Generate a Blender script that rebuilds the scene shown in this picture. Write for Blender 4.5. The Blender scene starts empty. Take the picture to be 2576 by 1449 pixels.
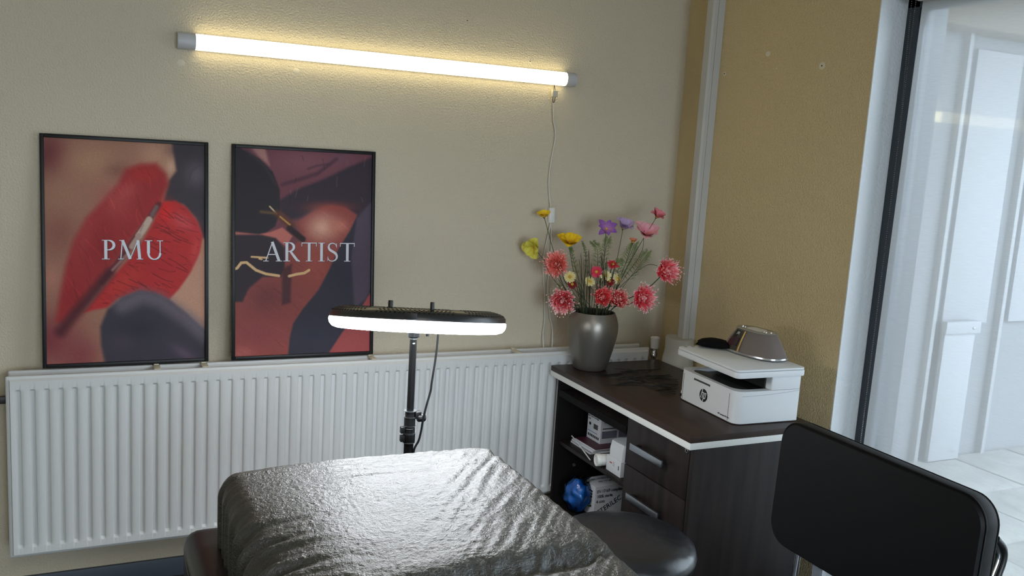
import bpy, bmesh, math, random
import numpy as np
from mathutils import Vector, Matrix, Quaternion, noise

random.seed(7)
sc = bpy.context.scene
COL = sc.collection
PI = math.pi


def lin(r, g, b):
    f = lambda c: (c / 12.92 if c <= 0.04045 else ((c + 0.055) / 1.055) ** 2.4)
    return tuple(f(c / 255.0) for c in (r, g, b))


# ------------------------------------------------------------------ camera
cam_d = bpy.data.cameras.new('camera')
cam_d.sensor_width = 36.0
cam_d.lens = 36.0 * 2282.37 / 2576.0
cam_d.clip_start = 0.02
cam = bpy.data.objects.new('camera', cam_d)
COL.objects.link(cam)
yaw, pitch, roll = 0.4497, 0.1534, 0.0621
fwd = Vector((math.sin(yaw) * math.cos(pitch), math.cos(yaw) * math.cos(pitch), -math.sin(pitch)))
rt = Vector((math.cos(yaw), -math.sin(yaw), 0))
up = rt.cross(fwd)
r2 = rt * math.cos(roll) + up * math.sin(roll)
u2 = up * math.cos(roll) - rt * math.sin(roll)
M = Matrix((r2, u2, -fwd)).transposed().to_4x4()
M.translation = (-2.3395, -3.2849, 1.6042)
cam.matrix_world = M
sc.camera = cam

# ------------------------------------------------------------------ sky, daylight, exposure
world = bpy.data.worlds.new('overcast_sky')
sc.world = world
world.use_nodes = True
bg = world.node_tree.nodes['Background']
bg.inputs['Color'].default_value = (0.80, 0.90, 1.0, 1)
bg.inputs['Strength'].default_value = 7.0

for loc_, rot_, w_, h_ in (((0.20, -3.2, 1.10), (0, PI / 2, 0), 2.3, 4.4), ((-1.4, -5.7, 1.15), (PI / 2, 0, 0), 2.15, 2.3)):
    portal_d = bpy.data.lights.new('window_portal', 'AREA')     # guides sampling of the sky through the glazing
    portal_d.shape = 'RECTANGLE'
    portal_d.size = w_
    portal_d.size_y = h_
    portal_d.cycles.is_portal = True
    portal = bpy.data.objects.new('window_portal', portal_d)
    COL.objects.link(portal)
    portal.location = loc_
    portal.rotation_euler = rot_

sc.view_settings.view_transform = 'Standard'
sc.view_settings.look = 'None'
sc.view_settings.gamma = 1.0
sc.view_settings.use_curve_mapping = False
sc.view_settings.exposure = 0.63
sc.cycles.use_denoising = True
sc.cycles.max_bounces = 7
sc.cycles.diffuse_bounces = 4
sc.cycles.glossy_bounces = 3
sc.cycles.transmission_bounces = 4
sc.cycles.transparent_max_bounces = 10
sc.cycles.adaptive_threshold = 0.03
sc.cycles.caustics_reflective = False
sc.cycles.caustics_refractive = False
sc.cycles.sample_clamp_indirect = 6.0


# ------------------------------------------------------------------ materials
def mat(name, rgb, rough=0.5, metal=0.0, spec=0.5, bump=None, emit=None, var=None, coat=0.0, sheen=0.0, attr=False, trans=0.0):
    m = bpy.data.materials.new(name)
    m.use_nodes = True
    nt = m.node_tree
    b = nt.nodes['Principled BSDF']
    c = lin(*rgb)
    b.inputs['Base Color'].default_value = (*c, 1)
    b.inputs['Roughness'].default_value = rough
    b.inputs['Metallic'].default_value = metal
    b.inputs['Specular IOR Level'].default_value = spec
    b.inputs['Coat Weight'].default_value = coat
    b.inputs['Sheen Weight'].default_value = sheen
    b.inputs['Transmission Weight'].default_value = trans
    tc = None
    if bump or var:
        tc = nt.nodes.new('ShaderNodeTexCoord')
    if bump:                                   # (scale, strength, distance, detail)
        n = nt.nodes.new('ShaderNodeTexNoise')
        n.inputs['Scale'].default_value = bump[0]
        n.inputs['Detail'].default_value = bump[3] if len(bump) > 3 else 3
        nt.links.new(tc.outputs['Object'], n.inputs['Vector'])
        bp = nt.nodes.new('ShaderNodeBump')
        bp.inputs['Strength'].default_value = bump[1]
        bp.inputs['Distance'].default_value = bump[2]
        nt.links.new(n.outputs['Fac'], bp.inputs['Height'])
        nt.links.new(bp.outputs['Normal'], b.inputs['Normal'])
    if var:                                    # (scale, rgb2, stretch)
        n = nt.nodes.new('ShaderNodeTexNoise')
        n.inputs['Scale'].default_value = var[0]
        n.inputs['Detail'].default_value = 5
        mp = nt.nodes.new('ShaderNodeMapping')
        mp.inputs['Scale'].default_value = var[2] if len(var) > 2 else (1, 1, 1)
        nt.links.new(tc.outputs['Object'], mp.inputs['Vector'])
        nt.links.new(mp.outputs['Vector'], n.inputs['Vector'])
        rp = nt.nodes.new('ShaderNodeValToRGB')
        rp.color_ramp.elements[0].position = 0.35
        rp.color_ramp.elements[1].position = 0.65
        rp.color_ramp.elements[0].color = (*c, 1)
        rp.color_ramp.elements[1].color = (*lin(*var[1]), 1)
        nt.links.new(n.outputs['Fac'], rp.inputs['Fac'])
        nt.links.new(rp.outputs['Color'], b.inputs['Base Color'])
    if attr:
        a = nt.nodes.new('ShaderNodeAttribute')
        a.attribute_name = 'Col'
        nt.links.new(a.outputs['Color'], b.inputs['Base Color'])
    if emit:
        b.inputs['Emission Color'].default_value = (*emit[0], 1)
        b.inputs['Emission Strength'].default_value = emit[1]
    return m


def plaster(name, rgb, scale=165, strength=0.7):
    m = mat(name, rgb, rough=0.9, spec=0.2)
    nt = m.node_tree
    b = nt.nodes['Principled BSDF']
    tc = nt.nodes.new('ShaderNodeTexCoord')
    n1 = nt.nodes.new('ShaderNodeTexNoise')
    n1.inputs['Scale'].default_value = scale
    n1.inputs['Detail'].default_value = 2
    n1.inputs['Distortion'].default_value = 0.15
    n2 = nt.nodes.new('ShaderNodeTexNoise')
    n2.inputs['Scale'].default_value = 14
    n2.inputs['Detail'].default_value = 3
    mx = nt.nodes.new('ShaderNodeMath')
    mx.operation = 'MULTIPLY_ADD'
    mx.inputs[1].default_value = 0.5
    nt.links.new(tc.outputs['Object'], n1.inputs['Vector'])
    nt.links.new(tc.outputs['Object'], n2.inputs['Vector'])
    nt.links.new(n2.outputs['Fac'], mx.inputs[0])
    nt.links.new(n1.outputs['Fac'], mx.inputs[2])
    bp = nt.nodes.new('ShaderNodeBump')
    bp.inputs['Strength'].default_value = strength
    bp.inputs['Distance'].default_value = 0.006
    nt.links.new(mx.outputs[0], bp.inputs['Height'])
    nt.links.new(bp.outputs['Normal'], b.inputs['Normal'])
    # slight paint unevenness
    rp = nt.nodes.new('ShaderNodeValToRGB')
    c = lin(*rgb)
    rp.color_ramp.elements[0].color = (c[0] * .95, c[1] * .95, c[2] * .94, 1)
    rp.color_ramp.elements[1].color = (*c, 1)
    n3 = nt.nodes.new('ShaderNodeTexNoise')
    n3.inputs['Scale'].default_value = 3
    nt.links.new(tc.outputs['Object'], n3.inputs['Vector'])
    nt.links.new(n3.outputs['Fac'], rp.inputs['Fac'])
    nt.links.new(rp.outputs['Color'], b.inputs['Base Color'])
    return m


MT = {}
MT['wall'] = plaster('cream_plaster', (210, 198, 176))
MT['wall_r'] = plaster('beige_plaster', (208, 188, 148))
MT['reveal'] = plaster('white_reveal_plaster', (234, 237, 240), 90, 0.7)
MT['ceiling'] = mat('ceiling_white', (225, 224, 218), 0.9, bump=(60, .2, .003))
MT['floor'] = mat('dark_floor', (38, 40, 44), 0.45, var=(6, (46, 48, 52), (1, 8, 1)))
MT['skirt'] = mat('slate_skirting', (62, 70, 82), 0.45)
MT['rad'] = mat('radiator_enamel', (208, 208, 207), 0.42, spec=0.5, bump=(40, .05, .001))
MT['rad_in'] = mat('radiator_inner', (200, 198, 190), 0.6)
MT['clip'] = mat('bracket_plastic', (206, 198, 178), 0.5)
MT['frame'] = mat('black_frame', (9, 8, 9), 0.42, spec=.3)
MT['print'] = mat('poster_print', (128, 128, 128), 0.5, spec=0.18, attr=True, bump=(9, .25, .004, 4))
MT['letter'] = mat('poster_letter', (214, 214, 222), 0.5)
MT['letter_dark'] = mat('poster_letter_shadow', (60, 30, 35), 0.5)
MT['tube'] = mat('tube_diffuser', (255, 246, 214), 0.4, emit=((1.0, 0.86, 0.48), 5.2))
MT['panel_glow'] = mat('fill_panel_diffuser', (250, 250, 246), 0.5, emit=((1.0, 0.94, 0.86), 5.0))  # glow of the added fill panel at the ceiling
MT['white_plastic'] = mat('white_plastic', (226, 224, 220), 0.35)
MT['grey_plastic'] = mat('grey_cap_plastic', (196, 194, 196), 0.4)
MT['ring'] = mat('ring_diffuser', (245, 250, 255), 0.4, emit=((0.90, 0.95, 1.0), 19.0))
MT['black_plastic'] = mat('black_plastic', (20, 20, 21), 0.38)
MT['black_satin'] = mat('black_satin_plastic', (34, 33, 34), 0.33, spec=0.6)
MT['pole'] = mat('black_pole_paint', (10, 10, 10), 0.5, spec=.25)
MT['black_hole'] = mat('vent_black', (6, 6, 6), 0.7)
MT['chrome'] = mat('chrome', (210, 212, 215), 0.12, metal=1)
MT['steel'] = mat('brushed_steel', (178, 182, 188), 0.28, metal=1)
MT['grey_metal'] = mat('grey_painted_metal', (120, 124, 130), 0.35, metal=0.6)
MT['bar_grey'] = mat('grey_flat_bar', (112, 118, 126), 0.45)
MT['cord_w'] = mat('white_cord', (206, 204, 196), 0.5)
MT['copper'] = mat('dark_wire', (40, 34, 30), 0.5)
MT['leather'] = mat('black_leather', (22, 21, 21), 0.36, spec=0.5, bump=(220, .12, .002))
MT['leather_cool'] = mat('black_vinyl', (9, 9, 11), 0.55, spec=0.22, bump=(420, .1, .001))
MT['stool'] = mat('stool_vinyl', (22, 23, 26), 0.30, spec=0.75, bump=(26, .30, .006, 2))
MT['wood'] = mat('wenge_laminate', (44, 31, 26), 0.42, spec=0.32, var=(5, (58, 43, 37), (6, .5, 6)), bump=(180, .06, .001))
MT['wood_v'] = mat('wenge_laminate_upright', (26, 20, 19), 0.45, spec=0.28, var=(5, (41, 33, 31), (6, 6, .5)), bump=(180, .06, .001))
MT['wood_in'] = mat('wenge_inside_shaded', (14, 11, 11), 0.7, spec=0.15)  # darker copy of the wenge, shelf-interior shade put into the colour
MT['edge_w'] = mat('white_edge_strip', (226, 226, 222), 0.4)
MT['printer'] = mat('printer_white', (226, 228, 230), 0.42)
MT['printer_d'] = mat('printer_charcoal', (62, 62, 60), 0.45)
MT['printer_k'] = mat('printer_dark', (22, 22, 23), 0.5)
MT['logo_k'] = mat('logo_black', (26, 28, 30), 0.4)
MT['logo_w'] = mat('logo_white', (228, 230, 232), 0.4)
MT['fabric_g'] = mat('speaker_cloth', (112, 100, 94), 0.85, bump=(900, .5, .001), sheen=.3)
MT['silver'] = mat('silver_plastic', (186, 186, 186), 0.25, metal=0.7)
MT['screen'] = mat('display_glass', (10, 8, 10), 0.08, spec=0.7, coat=.5)
MT['screen_im'] = mat('display_glow', (22, 11, 17), 0.25, emit=((.25, .08, .14), .03))
MT['gold'] = mat('gold_trim', (236, 205, 130), 0.22, metal=0.9)
MT['velvet'] = mat('black_velvet', (9, 9, 10), 0.9, spec=0.15, bump=(90, .4, .003))
MT['strap'] = mat('black_strap', (20, 19, 19), 0.33, spec=.7)
MT['vase'] = mat('pewter_glaze', (132, 126, 118), 0.34, metal=0.7, bump=(260, .12, .001))
MT['vase_in'] = mat('vase_inside', (24, 23, 22), 0.7)
MT['paper'] = mat('white_card', (214, 216, 220), 0.6)
MT['paper_d'] = mat('grey_card', (150, 150, 162), 0.6)
MT['ink'] = mat('black_ink', (26, 26, 30), 0.6)
MT['ink_r'] = mat('red_ink', (176, 34, 36), 0.6)
MT['ink_g'] = mat('green_ink', (52, 132, 60), 0.6)
MT['ink_b'] = mat('blue_ink', (58, 110, 170), 0.6)
MT['ink_gr'] = mat('grey_ink', (120, 120, 136), 0.6)
MT['maroon'] = mat('maroon_cover', (70, 26, 40), 0.45)
MT['jar'] = mat('jar_white', (222, 220, 216), 0.35)
MT['blue'] = mat('blue_film', (14, 78, 168), 0.28, spec=.6, var=(22, (30, 116, 205)))
MT['stem'] = mat('stem_green', (70, 82, 48), 0.6)
MT['stem_d'] = mat('stem_dark', (38, 44, 32), 0.6)
MT['leaf'] = mat('leaf_green', (118, 128, 66), 0.6, var=(30, (88, 104, 54)))
MT['petal'] = mat('petal_cloth', (200, 200, 200), 0.65, spec=.25, attr=True)
MT['stamen'] = mat('stamen_yellow', (214, 168, 60), 0.7)
MT['alu'] = mat('anthracite_aluminium', (56, 62, 70), 0.4, metal=.2)
MT['alu2'] = mat('blue_grey_gasket', (112, 128, 148), 0.4)
MT['trunk'] = mat('grey_trunking', (188, 186, 182), 0.45)
MT['pvc'] = mat('pvc_boot', (200, 198, 190), 0.45, var=(9, (186, 184, 174)))
MT['roll'] = mat('blind_roll_cloth', (214, 208, 194), 0.8)
MT['paving'] = mat('pale_paving', (158, 158, 155), 0.85, var=(7, (136, 137, 135)), bump=(40, .4, .006))
MT['render_o'] = mat('grey_outer_render', (128, 131, 136), 0.9, bump=(60, .3, .004))
MT['board'] = mat('white_outdoor_board', (156, 158, 164), 0.6)
MT['board2'] = mat('pale_post', (152, 154, 158), 0.6)
MT['soffit'] = mat('dark_soffit', (112, 100, 82), 0.8)
MT['weed'] = mat('dry_grass', (150, 156, 128), 0.9)
MT['filler'] = mat('wall_filler', (216, 206, 186), 0.9)

# black crinkled film of the couch cover
fm = mat('crinkled_black_film', (46, 45, 41), 0.46, spec=0.6, coat=0.06)
fm.node_tree.nodes['Principled BSDF'].inputs['IOR'].default_value = 1.7
fm.node_tree.nodes['Principled BSDF'].inputs['Coat Roughness'].default_value = 0.25
nt = fm.node_tree
tc = nt.nodes.new('ShaderNodeTexCoord')
vo = nt.nodes.new('ShaderNodeTexVoronoi')
vo.feature = 'DISTANCE_TO_EDGE'
vo.inputs['Scale'].default_value = 75
nz = nt.nodes.new('ShaderNodeTexNoise')
nz.inputs['Scale'].default_value = 16
nz.inputs['Detail'].default_value = 4
mxv = nt.nodes.new('ShaderNodeMix')
mxv.data_type = 'VECTOR'
mxv.inputs['Factor'].default_value = 0.12
nt.links.new(tc.outputs['Object'], nz.inputs['Vector'])
nt.links.new(tc.outputs['Object'], mxv.inputs['A'])
nt.links.new(nz.outputs['Color'], mxv.inputs['B'])
nt.links.new(mxv.outputs['Result'], vo.inputs['Vector'])
n2 = nt.nodes.new('ShaderNodeTexNoise')
n2.inputs['Scale'].default_value = 170
n2.inputs['Detail'].default_value = 3
n2.inputs['Distortion'].default_value = 1.6
nt.links.new(tc.outputs['Object'], n2.inputs['Vector'])
ma = nt.nodes.new('ShaderNodeMath')
ma.operation = 'MULTIPLY_ADD'
ma.inputs[1].default_value = 0.9
nt.links.new(vo.outputs['Distance'], ma.inputs[0])
nt.links.new(n2.outputs['Fac'], ma.inputs[2])
bp = nt.nodes.new('ShaderNodeBump')
bp.inputs['Strength'].default_value = 0.6
bp.inputs['Distance'].default_value = 0.0035
nt.links.new(ma.outputs[0], bp.inputs['Height'])
nt.links.new(bp.outputs['Normal'], nt.nodes['Principled BSDF'].inputs['Normal'])
MT['film'] = fm


def glass_mat(name):
    m = bpy.data.materials.new(name)
    m.use_nodes = True
    nt = m.node_tree
    nt.nodes.clear()
    o = nt.nodes.new('ShaderNodeOutputMaterial')
    t = nt.nodes.new('ShaderNodeBsdfTransparent')
    t.inputs['Color'].default_value = (.93, .96, .97, 1)
    g = nt.nodes.new('ShaderNodeBsdfGlossy')
    g.inputs['Roughness'].default_value = 0.02
    fr = nt.nodes.new('ShaderNodeFresnel')
    fr.inputs['IOR'].default_value = 1.45
    mx = nt.nodes.new('ShaderNodeMixShader')
    nt.links.new(fr.outputs[0], mx.inputs[0])
    nt.links.new(t.outputs[0], mx.inputs[1])
    nt.links.new(g.outputs[0], mx.inputs[2])
    nt.links.new(mx.outputs[0], o.inputs['Surface'])
    return m


def blind_mat(name):
    m = bpy.data.materials.new(name)
    m.use_nodes = True
    nt = m.node_tree
    nt.nodes.clear()
    o = nt.nodes.new('ShaderNodeOutputMaterial')
    t = nt.nodes.new('ShaderNodeBsdfTransparent')
    tl = nt.nodes.new('ShaderNodeBsdfTranslucent')
    df = nt.nodes.new('ShaderNodeBsdfDiffuse')
    tc = nt.nodes.new('ShaderNodeTexCoord')
    mp = nt.nodes.new('ShaderNodeMapping')
    mp.inputs['Scale'].default_value = (1, 8, 240)
    n = nt.nodes.new('ShaderNodeTexNoise')
    n.inputs['Scale'].default_value = 3
    n.inputs['Detail'].default_value = 4
    nt.links.new(tc.outputs['Object'], mp.inputs['Vector'])
    nt.links.new(mp.outputs['Vector'], n.inputs['Vector'])
    rp = nt.nodes.new('ShaderNodeMapRange')
    rp.inputs['From Min'].default_value = 0.3
    rp.inputs['From Max'].default_value = 0.7
    rp.inputs['To Min'].default_value = 0.60
    rp.inputs['To Max'].default_value = 0.68
    nt.links.new(n.outputs['Fac'], rp.inputs['Value'])
    tl.inputs['Color'].default_value = (.38, .38, .38, 1)
    df.inputs['Color'].default_value = (.62, .61, .58, 1)
    a = nt.nodes.new('ShaderNodeMixShader')
    a.inputs[0].default_value = 0.5
    nt.links.new(tl.outputs[0], a.inputs[1])
    nt.links.new(df.outputs[0], a.inputs[2])
    b = nt.nodes.new('ShaderNodeMixShader')
    nt.links.new(rp.outputs[0], b.inputs[0])
    nt.links.new(t.outputs[0], b.inputs[1])
    nt.links.new(a.outputs[0], b.inputs[2])
    nt.links.new(b.outputs[0], o.inputs['Surface'])
    return m


MT['clear'] = glass_mat('clear_film_sheet')
MT['glass'] = glass_mat('window_glass')
MT['blind'] = blind_mat('screen_blind_cloth')


# ------------------------------------------------------------------ mesh helpers
class MB:
    def __init__(s):
        s.v, s.f, s.c = [], [], []

    def add(s, vs, fs, cols=None):
        o = len(s.v)
        s.v += [tuple(v) for v in vs]
        s.f += [tuple(i + o for i in f) for f in fs]
        s.c += cols if cols is not None else [(1, 1, 1)] * len(vs)
        return s

    def box(s, x0, x1, y0, y1, z0, z1):
        vs = [(x, y, z) for z in (z0, z1) for y in (y0, y1) for x in (x0, x1)]
        return s.add(vs, [(0, 2, 3, 1), (4, 5, 7, 6), (0, 1, 5, 4), (2, 6, 7, 3), (0, 4, 6, 2), (1, 3, 7, 5)])

    def obox(s, c, ax, ay, az, hx, hy, hz):
        c, ax, ay, az = (Vector(q) for q in (c, ax, ay, az))
        vs = [c + ax * hx * i + ay * hy * j + az * hz * k for k in (-1, 1) for j in (-1, 1) for i in (-1, 1)]
        return s.add(vs, [(0, 2, 3, 1), (4, 5, 7, 6), (0, 1, 5, 4), (2, 6, 7, 3), (0, 4, 6, 2), (1, 3, 7, 5)])

    def tube(s, pts, rad, n=8, cap=True, col=None):
        pts = [Vector(p) for p in pts]
        rs = rad if isinstance(rad, (list, tuple)) else [rad] * len(pts)
        ref = None
        vs = []
        for i, p in enumerate(pts):
            d = (pts[min(i + 1, len(pts) - 1)] - pts[max(i - 1, 0)])
            d = d.normalized() if d.length > 1e-9 else Vector((0, 0, 1))
            if ref is None:
                ref = d.orthogonal().normalized()
            ref = (ref - d * ref.dot(d))
            ref = ref.normalized() if ref.length > 1e-6 else d.orthogonal().normalized()
            b = d.cross(ref)
            for k in range(n):
                a = 2 * PI * k / n
                vs.append(p + (ref * math.cos(a) + b * math.sin(a)) * rs[i])
        fs = [(i * n + k, i * n + (k + 1) % n, (i + 1) * n + (k + 1) % n, (i + 1) * n + k) for i in range(len(pts) - 1) for k in range(n)]
        if cap:
            fs += [tuple(reversed(range(n))), tuple(range((len(pts) - 1) * n, len(pts) * n))]
        return s.add(vs, fs, [col or (1, 1, 1)] * len(vs))

    def cyl(s, a, b, r, n=20, r2=None):
        return s.tube([a, b], [r, r if r2 is None else r2], n)

    def lathe(s, prof, c=(0, 0, 0), n=32, ex=1.0, ey=1.0, axis=None, closed=False):
        """prof: (r, z) list, revolved about z (or an axis matrix)"""
        c = Vector(c)
        R = axis if axis is not None else Matrix.Identity(3)
        vs = [c + R @ Vector((r * ex * math.cos(2 * PI * k / n), r * ey * math.sin(2 * PI * k / n), z)) for r, z in prof for k in range(n)]
        m = len(prof)
        fs = [(i * n + k, i * n + (k + 1) % n, ((i + 1) % m) * n + (k + 1) % n, ((i + 1) % m) * n + k) for i in range(m if closed else m - 1) for k in range(n)]
        if not closed:
            if prof[0][0] > 1e-6:
                fs.append(tuple(reversed(range(n))))
            if prof[-1][0] > 1e-6:
                fs.append(tuple(range((m - 1) * n, m * n)))
        return s.add(vs, fs)

    def prism(s, poly, o, ax, ay, az, h):
        """2D poly in the plane o + ax*u + ay*v, extruded az*h"""
        o, ax, ay, az = (Vector(q) for q in (o, ax, ay, az))
        n = len(poly)
        vs = [o + ax * u + ay * v for u, v in poly] + [o + ax * u + ay * v + az * h for u, v in poly]
        fs = [tuple(reversed(range(n))), tuple(range(n, 2 * n))] + [(k, (k + 1) % n, n + (k + 1) % n, n + k) for k in range(n)]
        return s.add(vs, fs)

    def grid(s, fn, nu, nv, col=None):
        vs = [fn(i / (nu - 1), j / (nv - 1)) for j in range(nv) for i in range(nu)]
        fs = [(j * nu + i, j * nu + i + 1, (j + 1) * nu + i + 1, (j + 1) * nu + i) for j in range(nv - 1) for i in range(nu - 1)]
        cols = [col(i / (nu - 1), j / (nv - 1)) for j in range(nv) for i in range(nu)] if col else None
        return s.add(vs, fs, cols)

    def mesh(s, name, smooth=False, bevel=0.0, segs=2, colors=False, fix=True):
        me = bpy.data.meshes.new(name)
        me.from_pydata([tuple(v) for v in s.v], [], s.f)
        if colors:
            a = me.color_attributes.new('Col', 'FLOAT_COLOR', 'POINT')
            a.data.foreach_set('color', np.array([(*c, 1.0) for c in s.c], dtype=np.float32).ravel())
        bm = bmesh.new()
        bm.from_mesh(me)
        if fix:
            bmesh.ops.remove_doubles(bm, verts=bm.verts, dist=1e-6)
            bmesh.ops.recalc_face_normals(bm, faces=bm.faces)
        if bevel > 0:
            ed = [e for e in bm.edges if len(e.link_faces) == 2 and e.calc_face_angle(0) > 0.6]
            bmesh.ops.bevel(bm, geom=ed, offset=bevel, segments=segs, profile=0.6, affect='EDGES', clamp_overlap=True)
        bm.to_mesh(me)
        bm.free()
        if smooth:
            for p in me.polygons:
                p.use_smooth = True
            try:
                me.set_sharp_from_angle(angle=math.radians(42))
            except Exception:
                pass
        return me

    def build(s, name, m, parent=None, smooth=False, bevel=0.0, segs=2, colors=False, fix=True):
        me = s.mesh(name, smooth or bevel > 0, bevel, segs, colors, fix)
        return ob(name, me, m, parent)


def ob(name, me, m, parent=None):
    if m is not None and not me.materials:
        me.materials.append(MT[m] if isinstance(m, str) else m)
    o = bpy.data.objects.new(name, me)
    COL.objects.link(o)
    if parent is not None:
        o.parent = parent
    return o


def tag(o, label, cat, group=None, kind=None):
    o['label'] = label
    o['category'] = cat
    if group:
        o['group'] = group
    if kind:
        o['kind'] = kind
    return o


def thing(name, label, cat, loc=(0, 0, 0), rot=(0, 0, 0), group=None):
    o = bpy.data.objects.new(name, None)
    o.empty_display_size = 0.05
    COL.objects.link(o)
    o.location = loc
    o.rotation_euler = rot
    return tag(o, label, cat, group)


def struct(o):
    o['kind'] = 'structure'
    return o


def copy_tree(o, parent=None):
    c = o.copy()
    COL.objects.link(c)
    c.parent = parent
    for ch in o.children:
        copy_tree(ch, c)
    return c


def bez(p0, p1, p2, n=10):
    p0, p1, p2 = Vector(p0), Vector(p1), Vector(p2)
    return [p0 * (1 - t) ** 2 + p1 * 2 * t * (1 - t) + p2 * t * t for t in [i / n for i in range(n + 1)]]


def catmull(pts, n=8):
    P = [Vector(p) for p in pts]
    P = [P[0] * 2 - P[1]] + P + [P[-1] * 2 - P[-2]]
    out = []
    for i in range(1, len(P) - 2):
        for k in range(n):
            t = k / n
            a, b, c, d = P[i - 1], P[i], P[i + 1], P[i + 2]
            out.append(0.5 * ((2 * b) + (c - a) * t + (2 * a - 5 * b + 4 * c - d) * t * t + (3 * b - a - 3 * c + d) * t ** 3))
    out.append(P[-2])
    return out


def rrect(w, h, r, n=6):
    """rounded rectangle centred at 0"""
    out = []
    for cx, cy, a0 in ((w / 2 - r, h / 2 - r, 0), (-w / 2 + r, h / 2 - r, 90), (-w / 2 + r, -h / 2 + r, 180), (w / 2 - r, -h / 2 + r, 270)):
        for k in range(n + 1):
            a = math.radians(a0 + 90 * k / n)
            out.append((cx + r * math.cos(a), cy + r * math.sin(a)))
    return out


def text_mesh(body, size, depth=0.0003):
    cu = bpy.data.curves.new('lettering', 'FONT')
    cu.body = body
    cu.size = size
    cu.extrude = depth
    cu.resolution_u = 3
    o = bpy.data.objects.new('lettering', cu)
    COL.objects.link(o)
    dg = bpy.context.evaluated_depsgraph_get()
    me = bpy.data.meshes.new_from_object(o.evaluated_get(dg))
    bpy.data.objects.remove(o)
    return me


def text(body, size, origin, ax, ay, m, parent, name='lettering', sx=1.0):
    me = text_mesh(body, size)
    me.materials.clear()
    o = ob(name, me, m, parent)
    ax, ay = Vector(ax).normalized(), Vector(ay).normalized()
    R = Matrix((ax * sx, ay, ax.cross(ay))).transposed().to_4x4()
    R.translation = Vector(origin)
    o.matrix_local = R
    return o


# ================================================================== ROOM
X0, Y0, ZC = -4.6, -5.6, 2.62          # far left, behind the camera, ceiling
WY = -1.037                             # where the right wall ends and the glazing begins
WY2 = -5.45  # unblinded glazing out of view runs to here, added for more daylight
struct(MB().box(X0 - .2, 0.30, Y0 - .2, 0.25, -0.12, 0.0).build('floor', 'floor'))
struct(MB().box(X0 - .2, 0.30, Y0 - .2, 0.25, ZC, ZC + .12).build('ceiling', 'ceiling'))
wb = struct(MB().box(X0 - .2, 0.30, 0.0, 0.25, 0, ZC).build('wall_back', 'wall'))
struct(MB().box(X0 - .2, X0, Y0, 0, 0, ZC).build('wall_left', 'wall'))
wf = struct(MB().box(X0 - .2, -2.5, Y0 - .2, Y0, 0, ZC).build('wall_front', 'wall'))
MB().box(-.3, .30, Y0 - .2, Y0, 0, ZC).build('wall_pier', 'wall', wf)
MB().box(-2.5, -.3, Y0 - .2, Y0, 2.3, ZC).build('lintel', 'wall', wf)
w2 = struct(MB().box(-2.5, -.3, Y0 - .15, Y0 - .08, 0, .08).build('rear_fill_window', 'alu', bevel=.003))  # unseen window behind the camera, added to let in more daylight
MB().box(-2.5, -.3, Y0 - .15, Y0 - .08, 2.22, 2.3).build('head_frame', 'alu', w2, bevel=.003)
for x in (-2.465, -1.40, -.335):
    MB().box(x - .035, x + .035, Y0 - .15, Y0 - .08, .08, 2.22).build('mullion', 'alu', w2, bevel=.003)
for x in (-2.43, -1.365):
    MB().box(x, x + .995, Y0 - .12, Y0 - .116, .08, 2.22).build('pane', 'glass', w2)
wr = struct(MB().box(0.0, 0.30, WY, 0, 0, ZC).build('wall_right', 'wall_r'))
MB().box(-0.0005, 0.184, WY - .004, WY + .0, 0, 2.40).build('reveal_lining', 'reveal', wr)
MB().box(.186, .305, WY - .006, WY + .0, 0, 2.40).build('outer_jamb', 'alu', wr)
MB().box(0.0, 0.30, WY2, WY, 2.40, ZC).build('lintel', 'reveal', wr)
MB().box(0.0, 0.30, Y0, WY2, 0, ZC).build('wall_pier', 'wall_r', wr)
struct(MB().box(X0, 0, -.014, 0, 0, .0696).build('baseboard_back', 'skirt', bevel=.003))
struct(MB().box(-.014, 0, WY, -.014, 0, .0696).build('baseboard_right', 'skirt', bevel=.003))
# filled and open screw holes in the plaster
for (x, z, r, hole) in ((-2.029, 1.815, .013, 0), (-1.647, 1.823, .012, 0), (-0.737, 1.941, .008, 1), (-1.011, 2.066, .003, 1)):
    MB().lathe([(0, 0), (r, .0004), (r * .8, .0009), (0, .0011)], (x, 0, z), 14, 1, .8, Matrix(((1, 0, 0), (0, 0, -1), (0, 1, 0)))).build('filled_hole', 'filler', wb, smooth=True)
    if hole:
        MB().cyl((x, -.0005, z), (x, -.0016, z), .0022, 10).build('screw_hole', 'black_hole', wb)
for (y, z, r, hole) in ((-.271, 1.948, .011, 1), (-.806, 1.951, .016, 1), (-.519, 2.01, .013, 0), (-.575, 1.953, .004, 0)):
    MB().lathe([(0, 0), (r, .0004), (r * .8, .0009), (0, .0011)], (0, y, z), 14, .8, 1, Matrix(((0, 0, -1), (0, 1, 0), (1, 0, 0)))).build('filled_hole', 'filler', wr, smooth=True)
    if hole:
        MB().cyl((-.0005, y, z), (-.0016, y, z), .0028, 10).build('screw_hole', 'black_hole', wr)

# ---- fill panel added at the ceiling, out of view, to brighten the room
cl = thing('ceiling_fill_panel', 'unseen flat rectangular fill panel added at the ceiling to brighten the room', 'fill light', (-2.3, -3.7, ZC))
for a_ in ((-.31, .31, -.61, -.60), (-.31, .31, .60, .61), (-.31, -.30, -.60, .60), (.30, .31, -.60, .60)):
    MB().box(a_[0], a_[1], a_[2], a_[3], -.045, 0).build('fill_frame', 'white_plastic', cl)
MB().box(-.2995, .2995, -.5995, .5995, -.035, -.02).build('fill_diffuser', 'panel_glow', cl)

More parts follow.
